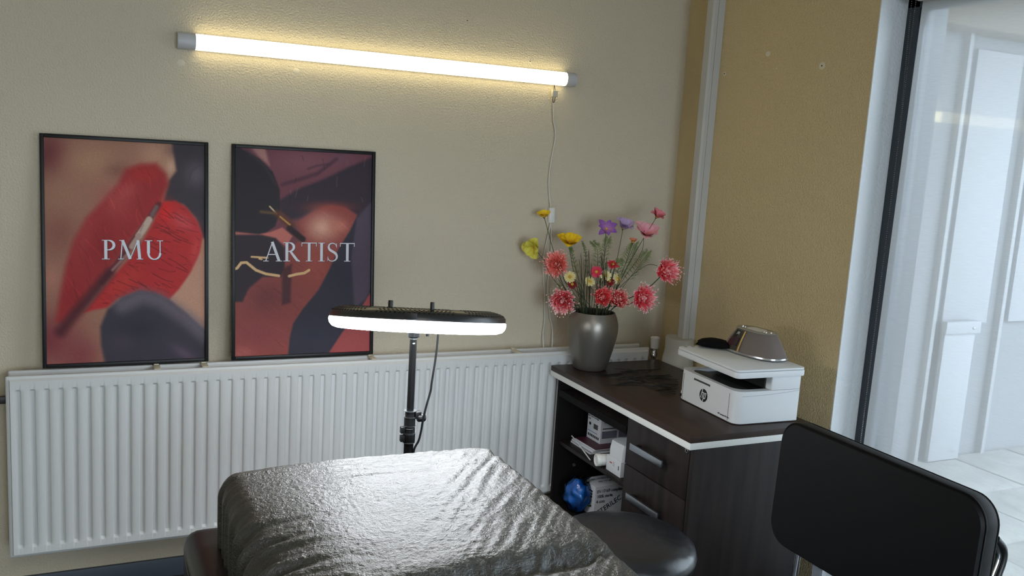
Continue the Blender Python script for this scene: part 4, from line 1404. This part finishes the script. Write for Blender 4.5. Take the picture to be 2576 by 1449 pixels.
# front door with seams, grip, logo
for y in (.040, PW - .028):
    MB().box(-.0006, .001, y - .0006, y + .0006, .006, .099).build('door_seam', 'printer_d', pr)
MB().box(-.0008, .004, .150, .245, .0905, .0975).build('door_grip', 'printer_d', pr)
MB().box(-.0012, .002, .155, .240, .0880, .0915).build('grip_lip', 'printer', pr, bevel=.0008)
MXF = Matrix(((0, 0, -1), (-1, 0, 0), (0, 1, 0)))          # disc on the front face
lg = MB().lathe([(0, 0), (.0225, 0), (.0225, .0009), (0, .0009)], (0, .182, .052), 36, 1, 1, MXF).build('logo_disc', 'logo_k', pr)
sl = .30


def lbar(y0, y1, z0, z1):
    poly = [(-y0 + sl * (z0 - .052), z0), (-y1 + sl * (z0 - .052), z0), (-y1 + sl * (z1 - .052), z1), (-y0 + sl * (z1 - .052), z1)]
    return MB().add([(-.0014, -u, z) for u, z in poly], [(0, 1, 2, 3)])


Y = .182
for (a, b, z0, z1) in ((.0135, .0100, .041, .0745), (.0100, .0045, .0595, .063), (.0045, .0010, .041, .063),
                       (-.0025, -.0060, .0295, .063), (-.0060, -.0110, .0595, .063), (-.0110, -.0145, .041, .063), (-.0060, -.0110, .041, .0445)):
    lbar(Y + a, Y + b, z0, z1).build('logo_letter_stroke', 'logo_w', lg)
text('HP LaserJet M110w', .0078, (-.0008, .094, .0145), (0, -1, 0), (0, 0, 1), 'logo_k', pr)
slab(rr_poly(.030, .085, PW - .002, PW + .035, .012), .006, .018).build('input_tray', 'printer', pr, bevel=.002)
MB().box(-.0008, .002, PW - .021, PW - .013, .012, .022).build('power_button', 'printer_k', pr)
MB().grid(lambda u, v: (.02 + (PD - .02) * u, -.0006, .0962 + .012 * u * u + .0010 * v), 16, 2).build('side_seam', 'paper_d', pr)

# ---- speaker on the printer
sp = thing('radio_speaker', 'oval taupe cloth radio speaker with gold strip on the printer lid', 'speaker', (-.198, -.842, DZ + .1868), (0, 0, .10))
A_, B_ = .130, .074
sec = lambda a_, b_, z, n_=48: [(b_ * math.copysign(abs(math.cos(2 * PI * k / n_)) ** .8, math.cos(2 * PI * k / n_)), a_ * math.copysign(abs(math.sin(2 * PI * k / n_)) ** .8, math.sin(2 * PI * k / n_)), z) for k in range(n_)]


def loft(rings):
    mb = MB()
    n_ = len(rings[0])
    vs = [p_ for r_ in rings for p_ in r_]
    fs = [(i * n_ + k, i * n_ + (k + 1) % n_, (i + 1) * n_ + (k + 1) % n_, (i + 1) * n_ + k) for i in range(len(rings) - 1) for k in range(n_)]
    fs += [tuple(reversed(range(n_))), tuple(range((len(rings) - 1) * n_, len(rings) * n_))]
    return mb.add(vs, fs)


loft([sec(A_ - .012, B_ - .012, 0), sec(A_ - .003, B_ - .003, .002), sec(A_, B_, .006), sec(A_ - .001, B_ - .001, .011)]).build('base_ring', 'silver', sp, smooth=True)
loft([sec(A_ - .003, B_ - .003, .0112), sec(.102, .058, .050), sec(.078, .043, .083)]).build('cloth_body', 'fabric_g', sp, smooth=True)
loft([sec(.080, .045, .0832), sec(.082, .047, .0855), sec(.079, .044, .088)]).build('top_plate', 'silver', sp, smooth=True)
slab(rrect(.045, .075, .018), .0882, .0890).build('charge_pad', 'white_plastic', sp)
for y in (-.066, -.055, -.044, .044, .055, .066):
    MB().lathe([(0, .0882), (.0042, .0882), (.004, .0902), (0, .0908)], (.0 if abs(y) > .06 else -.012, y, 0), 12).build('button', 'chrome', sp, smooth=True)


def fpt(y, t, off_=.0):
    """point on the cloth body's front (-x) at height fraction t"""
    z = .0112 + (.083 - .0112) * t
    if t < .54:
        k = t / .54
        a_, b_ = (A_ - .003) * (1 - k) + .102 * k, (B_ - .003) * (1 - k) + .058 * k
    else:
        k = (t - .54) / .46
        a_, b_ = .102 * (1 - k) + .078 * k, .058 * (1 - k) + .043 * k
    q = min(.999, abs(y * (1 - .38 * t)) / a_)
    c_ = (1 - q ** 2.5) ** .4
    return (-(b_ * c_) - off_, y * (1 - .38 * t), z)


disp = MB().grid(lambda u, v: fpt(.088 - .073 * u, .02 + .95 * v, .0025), 14, 8)
dso = disp.build('display', 'screen', sp, smooth=True)
MB().grid(lambda u, v: fpt(.072 - .044 * u, .22 + .42 * v, .0035), 8, 5).build('display_picture', 'screen_im', dso, smooth=True)
gs = MB().grid(lambda u, v: fpt(.0155 - .0085 * u, .0 + .99 * v, .0042), 4, 10)
gs.build('gold_strip', 'gold', sp, smooth=True)
p0 = Vector(fpt(.062, .80, .0042))
p1 = Vector(fpt(.040, .80, .0042))
p2 = Vector(fpt(.062, .92, .0042))
text('JBL', .013, p0, (p1 - p0), (p2 - p0), 'letter', dso)

pch = thing('black_pouch', 'small black velvet pouch lying on the printer lid', 'pouch', (-.285, -.725, DZ + .1868), (0, 0, -.75))


def pil(sgn):
    def f(u, v):
        a, b_ = 2 * u - 1, 2 * v - 1
        e = max(0, (1 - abs(a) ** 2.2)) ** .6 * max(0, (1 - abs(b_) ** 2.2)) ** .6
        pin = 1 - .16 * (1 - abs(a)) * abs(b_) ** 3
        pin2 = 1 - .10 * (1 - abs(b_)) * abs(a) ** 3
        return (a * .064 * pin2, b_ * .042 * pin, .012 + sgn * (.012 if sgn < 0 else .022) * e + .0015 * noise.noise((a * 4, b_ * 4, 2)) * e)
    return f


MB().grid(pil(1), 21, 17).grid(pil(-1), 21, 17).build('pouch_body', 'velvet', pch, smooth=True)
MB().obox((-.02, -.044, .012), (1, 0, 0), (0, 1, 0), (0, 0, 1), .006, .004, .001).build('pouch_tag', 'velvet', pch)

# ================================================================== VASE AND FLOWERS
VC = Vector((-.503, -.238, DZ))
vs_ = thing('vase', 'pewter-grey ceramic vase on the corner of the desk', 'vase', VC)
vp = [(0, 0), (.060, 0), (.066, .004), (.074, .03), (.087, .08), (.097, .125), (.1015, .160), (.1005, .185), (.095, .208), (.088, .224), (.0855, .2305), (.083, .2315), (.081, .229), (.085, .215), (.092, .19), (.094, .16), (.088, .10), (.06, .02), (0, .015)]
MB().lathe(vp, (0, 0, 0), 56).build('vase_body', 'vase', vs_, smooth=True)

toCam = Vector((-.52, -.85, .05)).normalized()
right = Vector((.903, -.425, .0)).normalized()
flower_no = [0]


def stem(parent, head, base=None, bow=0.0, r=.0016, m='stem', end=None):
    """from inside the vase to the head; parent sits at the head"""
    flower_no[0] += 1
    rnd = random.Random(flower_no[0] * 13)
    h = Vector(head)
    d = (h - VC)
    b = VC + Vector((d.x * .16, d.y * .16, .06)) if base is None else Vector(base)
    lip = VC + Vector((max(-.06, min(.06, d.x * .42)), max(-.045, min(.045, d.y * .42)), .235))
    side = Vector((rnd.uniform(-1, 1), rnd.uniform(-1, 1), 0)) * .02
    e = h if end is None else h + Vector(end)
    mid = lip * .45 + e * .55 + side + Vector((0, 0, bow))
    pts = [b, lip, mid, e]
    inv = parent.matrix_basis.inverted()
    MB().tube([inv @ q for q in catmull(pts, 7)], r, 6).build('stem', m, parent, smooth=True)


def basis(nv, spin=0):
    q = Vector((0, 0, 1)).rotation_difference(Vector(nv).normalized())
    return (q @ Quaternion((0, 0, 1), spin))


def flower_root(name, label, cat_, head, nv, group, spin=0):
    t = thing(name, label, cat_, head, (0, 0, 0), group)
    t.rotation_euler = basis(nv, spin).to_euler()
    t.matrix_basis = Matrix.LocRotScale(Vector(head), basis(nv, spin), None)
    return t


def mixc(a, b, t):
    return tuple(a[i] * (1 - t) + b[i] * t for i in range(3))


# --- coral pompon flowers
def coral_mesh(seed, R, inner, outer, tip, cup):
    rnd = random.Random(seed)
    mb = MB()
    for layer, (n_, ln, el) in enumerate(((34, 1.0, 12), (30, .95, 34), (24, .78, 55), (16, .55, 74))):
        for k in range(n_):
            a = 2 * PI * (k + rnd.uniform(-.35, .35)) / n_
            e = math.radians(el + cup + rnd.uniform(-9, 9))
            l_ = R * ln * rnd.uniform(.85, 1.12)
            w = R * .072 * rnd.uniform(.8, 1.3)
            d0 = Vector((math.cos(a) * math.cos(e), math.sin(a) * math.cos(e), math.sin(e)))
            sd = Vector((-math.sin(a), math.cos(a), 0))
            up_v = d0.cross(sd) * -1
            nseg = 5
            vs, cs = [], []
            for i in range(nseg + 1):
                t = i / nseg
                p_ = d0 * (l_ * t) + up_v * (l_ * (.16 * math.sin(PI * t) - .10 * t * t)) + Vector((0, 0, -.004))
                ww = w * (.55 + .9 * math.sin(PI * min(1, t * .8 + .1))) * (1 if t < .85 else .55)
                c_ = mixc(lin(*inner), lin(*outer), min(1, t * 1.5)) if t < .72 else mixc(lin(*outer), lin(*tip), min(1, (t - .72) / .2))
                sh = rnd.uniform(1.05, 1.35)
                vs += [p_ - sd * ww, p_ + sd * ww]
                cs += [tuple(q * sh for q in c_)] * 2
            mb.add(vs, [(2 * i, 2 * i + 1, 2 * i + 3, 2 * i + 2) for i in range(nseg)], cs)
    stm = MB()
    for k in range(54):
        a = rnd.uniform(0, 2 * PI)
        e = math.radians(rnd.uniform(5, 60) + cup * .6)
        d0 = Vector((math.cos(a) * math.cos(e), math.sin(a) * math.cos(e), math.sin(e)))
        l_ = R * rnd.uniform(.95, 1.18)
        p1 = d0 * l_ * .6 + Vector((0, 0, .004))
        p2 = d0 * l_ + Vector((0, 0, rnd.uniform(-.006, .008)))
        stm.tube([(0, 0, 0), p1, p2], [.0009, .0008, .0007], 4, col=lin(*outer))
        stm.tube([p2, p2 + d0 * .004, p2 + d0 * .0052], [.0008, .0022, .0008], 5, col=lin(*tip))
    return mb, stm


CORAL = [  # head, normal, R, seed, colours, label
    ((-.638, -.150, 1.160), (-.55, -.75, .15), .055, 1, (240, 112, 96), (236, 120, 108), (246, 196, 188), 'salmon spidery flower left, below the yellow blooms'),
    ((-.622, -.190, 1.020), (-.55, -.80, -.10), .057, 2, (150, 34, 48), (228, 84, 92), (252, 226, 224), 'dark-centred coral flower hanging lowest at the left of the vase'),
    ((-.492, -.275, 1.046), (-.25, -.90, .35), .046, 3, (206, 36, 44), (232, 66, 70), (246, 168, 164), 'red-coral flower just above the middle of the vase rim'),
    ((-.428, -.285, 1.036), (-.05, -.85, .42), .046, 4, (170, 32, 40), (222, 66, 72), (250, 206, 196), 'deep coral flower right of centre at the vase rim'),
    ((-.322, -.300, 1.046), (-.05, -.95, .10), .058, 5, (238, 58, 76), (240, 86, 100), (252, 224, 226), 'bright coral flower low on the right over the rim'),
    ((-.222, -.300, 1.152), (.10, -.95, .20), .058, 6, (240, 60, 84), (242, 104, 116), (252, 214, 214), 'pink-coral flower farthest to the right of the bunch'),
]
for head, nv, R, seed, ci, co_, tp, lb in CORAL:
    t = flower_root('coral_flower', lb, 'flower', head, nv, 'coral flowers in the vase')
    pm, sm_ = coral_mesh(seed, R, ci, co_, tp, 6 if seed not in (3, 4) else 20)
    pm.build('petals', 'petal', t, smooth=True, colors=True, fix=False)
    sm_.build('stamens', 'petal', t, smooth=True, colors=True, fix=False)
    MB().lathe([(0, .006), (.004, .006), (.0055, .003), (.004, -.002), (0, -.003)], (0, 0, .002), 12).build('eye', 'stem_d' if seed in (1, 6) else 'ink_r', t, smooth=True)
    stem(t, head, r=.0018, m='stem_d')


# --- cup-shaped silk blooms, each petal its own piece
def petal_mesh(ln, w, cup, c0, c1, ruffle=.1, seed=0, curl=.2):
    def f(u, v):
        s = 2 * u - 1
        t = v
        ww = .80 * w * (.18 + .98 * math.sin(PI * min(1, .12 + .80 * t)) ** .8) * (1 if t < .9 else .9)
        el = cup * (1 - .35 * t)
        x = ln * t * math.cos(el) * (1 - .05 * s * s)
        z = ln * t * math.sin(el) + curl * ww * s * s + ruffle * ww * math.sin(5 * s + seed) * t * .35 - .10 * ln * max(0, t - .75) ** 2 * 10
        return (x - .05 * ln * s * s * t, s * ww, z)

    def c(u, v):
        s = 2 * u - 1
        k = .9 + .16 * math.sin(17 * s + seed) * .5
        return tuple(q * k for q in mixc(lin(*c0), lin(*c1), min(1, v * 1.25)))
    return MB().grid(f, 9, 8, c).mesh('petal', smooth=True, colors=True, fix=False)


BLOOMS = [  # name, head, normal, petal length, width, cup, n, c0, c1, label
    ('yellow_flower', (-.668, -.075, 1.340), (-.3, -.35, .85), .030, .016, .85, 6, (222, 176, 30), (240, 206, 52), 'small golden-yellow flower at the top left beside the cord switch'),
    ('yellow_flower', (-.712, -.085, 1.220), (-.80, -.55, -.25), .044, .024, .65, 6, (206, 190, 50), (234, 222, 96), 'lemon-yellow flower turned sideways at the far left'),
    ('yellow_flower', (-.580, -.135, 1.238), (-.15, -.45, .85), .052, .026, .70, 6, (214, 164, 10), (244, 204, 34), 'large open yellow flower left of the bunch middle'),
    ('purple_flower', (-.443, -.185, 1.305), (-.30, -.80, .45), .042, .013, .60, 7, (206, 150, 190), (140, 84, 176), 'violet orchid-like flower at the top middle'),
    ('lilac_flower', (-.374, -.200, 1.312), (.05, -.45, .85), .046, .024, .95, 5, (176, 146, 196), (196, 172, 216), 'pale lilac flower right of the violet one'),
    ('pink_flower', (-.300, -.250, 1.288), (-.05, -.45, .85), .060, .030, .85, 6, (226, 116, 136), (240, 178, 190), 'large pale-pink flower at the upper right'),
    ('pink_flower', (-.256, -.255, 1.365), (.1, -.5, .7), .036, .015, .90, 8, (226, 120, 120), (236, 140, 152), 'small pink flower highest on the right'),
    ('pink_flower', (-.349, -.240, 1.262), (-.1, -.4, .9), .018, .010, 1.1, 5, (222, 120, 60), (236, 140, 120), 'tiny peach-pink bud below the lilac flower'),
]
for bi, (nm, head, nv, ln, w, cup, n_, c0, c1, lb) in enumerate(BLOOMS):
    t = flower_root(nm, lb, 'flower', head, nv, 'silk blooms in the vase')
    ln *= 1.18
    w *= 1.08
    me_a = petal_mesh(ln, w, cup, c0, c1, seed=bi)
    me_b = petal_mesh(ln * .86, w * .9, min(1.35, cup + .3), c0, c1, seed=bi + 4)
    for k in range(n_):
        o = ob('petal', me_a if k % 2 == 0 else me_b, 'petal', t)
        o.rotation_euler = (0, random.Random(bi * 20 + k).uniform(-.15, .15), 2 * PI * k / n_ + random.Random(k).uniform(-.12, .12))
    MB().lathe([(0, -.004), (.004, -.003), (.006, .003), (.004, .009), (0, .011)], (0, 0, 0), 10).build('flower_centre', 'stamen', t, smooth=True)
    MB().lathe([(0, -.010), (.002, -.009), (.005, -.002), (.004, .0)], (0, 0, 0), 8).build('calyx', 'stem', t, smooth=True)
    stem(t, head, r=.0014)


# --- small daisies
def daisy_mesh(R, n_, c0, c1, seed):
    rnd = random.Random(seed)
    mb = MB()
    for k in range(n_):
        a = 2 * PI * (k + rnd.uniform(-.2, .2)) / n_
        d0 = Vector((math.cos(a), math.sin(a), rnd.uniform(.0, .35)))
        sd = Vector((-math.sin(a), math.cos(a), 0))
        vs, cs = [], []
        for i in range(5):
            t = i / 4
            p_ = d0 * (R * t) + Vector((0, 0, -.15 * R * t * t))
            ww = R * .19 * (.4 + .8 * math.sin(PI * min(1, t * .85 + .1)))
            vs += [p_ - sd * ww, p_ + sd * ww]
            cs += [mixc(lin(*c0), lin(*c1), t)] * 2
        mb.add(vs, [(2 * i, 2 * i + 1, 2 * i + 3, 2 * i + 2) for i in range(4)], cs)
    return mb


DAISY = [
    ((-.491, -.215, 1.138), (-.5, -.75, .25), .024, (206, 30, 60), (232, 70, 104), 'pink daisy left of the cream daisy in the middle'),
    ((-.460, -.235, 1.126), (-.3, -.75, .5), .024, (232, 214, 130), (240, 230, 180), 'cream daisy with yellow eye in the bunch middle'),
    ((-.418, -.215, 1.168), (-.1, -.45, .85), .027, (200, 30, 50), (236, 66, 84), 'flat red daisy above the cream daisy'),
    ((-.587, -.175, 1.112), (-.5, -.75, .35), .024, (228, 200, 100), (238, 226, 170), 'cream daisy tucked at the left by the coral flowers'),
    ((-.518, -.215, 1.100), (-.2, -.8, .5), .022, (222, 198, 110), (234, 222, 164), 'straw-coloured daisy behind the middle coral flower'),
    ((-.403, -.235, 1.112), (.2, -.8, .4), .024, (228, 206, 120), (236, 224, 176), 'pale yellow daisy at the right of the bunch middle'),
    ((-.434, -.225, 1.102), (-.1, -.8, .4), .021, (130, 16, 26), (168, 30, 40), 'dark red daisy under the cream daisy'),
    ((-.574, -.175, 1.083), (-.3, -.8, .3), .020, (120, 16, 26), (160, 30, 40), 'dark red daisy low at the left behind the coral flowers'),
]
for k, (head, nv, R, c0, c1, lb) in enumerate(DAISY):
    t = flower_root('daisy', lb, 'flower', head, nv, 'small daisies in the vase')
    daisy_mesh(R, 15, c0, c1, k).build('petals', 'petal', t, smooth=True, colors=True, fix=False)
    MB().lathe([(0, .006), (.004, .0055), (.0065, .002), (.005, -.002), (0, -.003)], (0, 0, 0), 12).build('flower_centre', 'stamen', t, smooth=True)
    stem(t, head, r=.0011)


# --- feathery sprigs and grass
def sprig(head, label, lean, n_=16, ln=.028, spread=1.0, name='fern_sprig'):
    head = Vector(head)
    t = thing(name, label, 'foliage', head, (0, 0, 0), 'green sprigs in the vase')
    d = head - VC
    b = VC + Vector((d.x * .1, d.y * .1, .06))
    lip = VC + Vector((d.x * .35, d.y * .35, .24))
    tip = head + Vector(lean)
    pts = [q - head for q in catmull([b, lip, head, tip], 8)]
    MB().tube(pts, .0011, 5).build('stem', 'stem', t, smooth=True)
    lv = MB()
    rnd = random.Random(hash(label) % 1000 if False else len(label) * 7)
    top = pts[len(pts) * 5 // 9:]
    for i in range(n_):
        f = i / (n_ - 1) * (len(top) - 1)
        k = min(int(f), len(top) - 2)
        p_ = top[k].lerp(top[k + 1], f - k)
        ax = (top[k + 1] - top[k]).normalized()
        for sgn in (-1, 1):
            sd = (right * sgn + toCam * rnd.uniform(-.5, .5)).normalized()
            dd = (ax * .75 + sd * spread).normalized()
            l_ = ln * rnd.uniform(.7, 1.2) * (1.1 - .6 * i / n_)
            wv = dd.cross(toCam).normalized() * .0018
            m2 = p_ + dd * l_ * .5
            lv.add([p_, m2 + wv, p_ + dd * l_, m2 - wv], [(0, 1, 2, 3)])
            for q in (.45, .7):
                pb = p_ + dd * l_ * q
                for s2 in (-1, 1):
                    d3 = (dd + dd.cross(toCam).normalized() * s2 * .8).normalized()
                    lv.add([pb, pb + d3 * l_ * .25 + wv * .5, pb + d3 * l_ * .45, pb + d3 * l_ * .25 - wv * .5], [(0, 1, 2, 3)])
    lv.build('leaflets', 'leaf', t, fix=False)
    return t


sprig((-.485, -.205, 1.205), 'feathery green sprig leaning left under the violet flower', (-.030, 0, .050))
sprig((-.445, -.195, 1.215), 'feathery green sprig upright below the lilac flower', (.010, 0, .055))
sprig((-.360, -.235, 1.195), 'feathery green sprig under the large pink flower', (.025, 0, .060), 18, .034)
sprig((-.315, -.245, 1.165), 'feathery green sprig leaning right beside the pink-coral flower', (.035, -.01, .060), 18, .032)
sprig((-.395, -.225, 1.150), 'short green sprig behind the red daisy', (.0, 0, .040), 12, .026)
sprig((-.565, -.150, 1.185), 'narrow green sprig below the large yellow flower', (-.015, 0, .040), 14, .018, .5)
sprig((-.515, -.165, 1.190), 'knotted thin green sprig at the left of the middle', (-.02, 0, .06), 12, .012, .6)
sprig((-.600, -.165, 1.050), 'dark green sprig low on the left over the vase rim', (-.03, 0, .03), 10, .016, .8)
gt = thing('grass_bunch', 'bunch of thin dark grass blades standing in the vase', 'foliage', VC + Vector((0, 0, .06)))
for k in range(34):
    rnd = random.Random(100 + k)
    a = rnd.uniform(0, 2 * PI)
    r_ = rnd.uniform(.02, .11)
    tp = Vector((r_ * math.cos(a) - .02, r_ * math.sin(a) * .6, rnd.uniform(.25, .42)))
    lipp = Vector((.05 * math.cos(a), .04 * math.sin(a), .17))
    MB().tube(catmull([(0.01 * math.cos(a), .01 * math.sin(a), 0), lipp, lipp * .4 + tp * .6 + Vector((0, 0, .02)), tp], 5), [.0012] * 11 + [.0011] * 4 + [.0004], 4).build('blade', 'stem_d' if k % 3 else 'stem', gt, smooth=True)
for k, (pts, lb) in enumerate((
        ([(0, 0, .22), (-.09, .03, .28), (-.17, .05, .36), (-.205, .06, .42)], 'long wiry dark tendril arching out to the far left'),
        ([(0, 0, .22), (-.07, .0, .30), (-.13, .02, .35), (-.145, .03, .41)], 'shorter wiry tendril curling under the left coral flower'),
        ([(.03, 0, .22), (.10, -.02, .33), (.20, -.04, .42), (.27, -.05, .415)], 'wiry tendril arching over to the right of the bunch'),
        ([(.03, 0, .22), (.11, -.02, .36), (.18, -.03, .47), (.185, -.03, .56)], 'wiry tendril rising at the upper right'))):
    t = tag(MB().tube(catmull([(0, 0, .08)] + pts, 7), .0010, 5).build('tendril', 'stem_d', smooth=True), lb, 'foliage', 'wiry tendrils in the vase')
    t.location = VC

# ================================================================== CHAIR
ch = thing('chair', 'black upholstered chair with its back turned, beside the desk', 'chair', (-.46, -1.86, 0))
# local: +x is the way the chair faces (towards the window)
bw, bh, br_ = .590, .325, .058
poly = rrect(bw, bh, br_, 9)
tk = .052
m_ = MB()
n_ = len(poly)
lay = [(-.000, .978, .965), (-.010, .997, .995), (-.014, 1.0, 1.0), (-.040, 1.0, 1.0), (-.052, .985, .975), (-.056, .94, .90)]
for xo, sy_, sz_ in lay:
    m_.v += [(-xo, u * sy_, v * sz_) for u, v in poly]
    m_.c += [(1, 1, 1)] * n_
for i in range(len(lay) - 1):
    m_.f += [(i * n_ + k, i * n_ + (k + 1) % n_, (i + 1) * n_ + (k + 1) % n_, (i + 1) * n_ + k) for k in range(n_)]
m_.f += [tuple(reversed(range(n_))), tuple(range((len(lay) - 1) * n_, len(lay) * n_))]
bk = m_.build('backrest', 'leather_cool', ch, smooth=True)
bk.location = (-.262, .0, .802)
bk.rotation_euler = (0, .03, 0)
MB().tube([(.0085, u * .999, v * .997) for u, v in poly + poly[:1]], .0019, 6, cap=False).build('piping', 'pole', bk, smooth=True)
MB().tube([(.0475, u * .995, v * .99) for u, v in poly + poly[:1]], .0016, 6, cap=False).build('piping', 'pole', bk, smooth=True)
MB().box(-.23, .27, -.27, .27, .415, .485).build('seat', 'leather_cool', ch, bevel=.025, segs=4)
for y in (-.13, .13):
    MB().box(-.252, -.244, y - .014, y + .014, .43, .70).build('back_bar', 'bar_grey', ch, bevel=.002)
for s in (-1, 1):
    y = s * .255
    am = MB().tube(catmull([(-.205, y * .96, .845), (-.175, y * 1.0, .862), (-.150, y * 1.0, .838), (-.145, y * 1.0, .815), (-.160, y * 1.0, .77), (-.185, y, .68), (-.20, y, .46)], 6), .0085, 12).build('arm_loop', 'chrome', ch, smooth=True)
    MB().tube(catmull([(-.170, y * 1.03, .866), (-.142, y * 1.03, .840), (-.137, y * 1.03, .812), (-.152, y * 1.03, .765)], 6), .0075, 10).build('arm_pad', 'black_plastic', am, smooth=True)
    MB().tube([(-.21, y, .45), (-.25, y, .012)], .011, 12).build('leg', 'bar_grey', ch, smooth=True)
    MB().tube([(.25, y, .43), (.27, y, .012)], .011, 12).build('leg', 'bar_grey', ch, smooth=True)
MB().tube([(-.21, -.255, .40), (-.21, .255, .40)], .010, 10).build('cross_rail', 'bar_grey', ch, smooth=True)
MB().tube([(.25, -.255, .40), (.25, .255, .40)], .010, 10).build('cross_rail', 'bar_grey', ch, smooth=True)
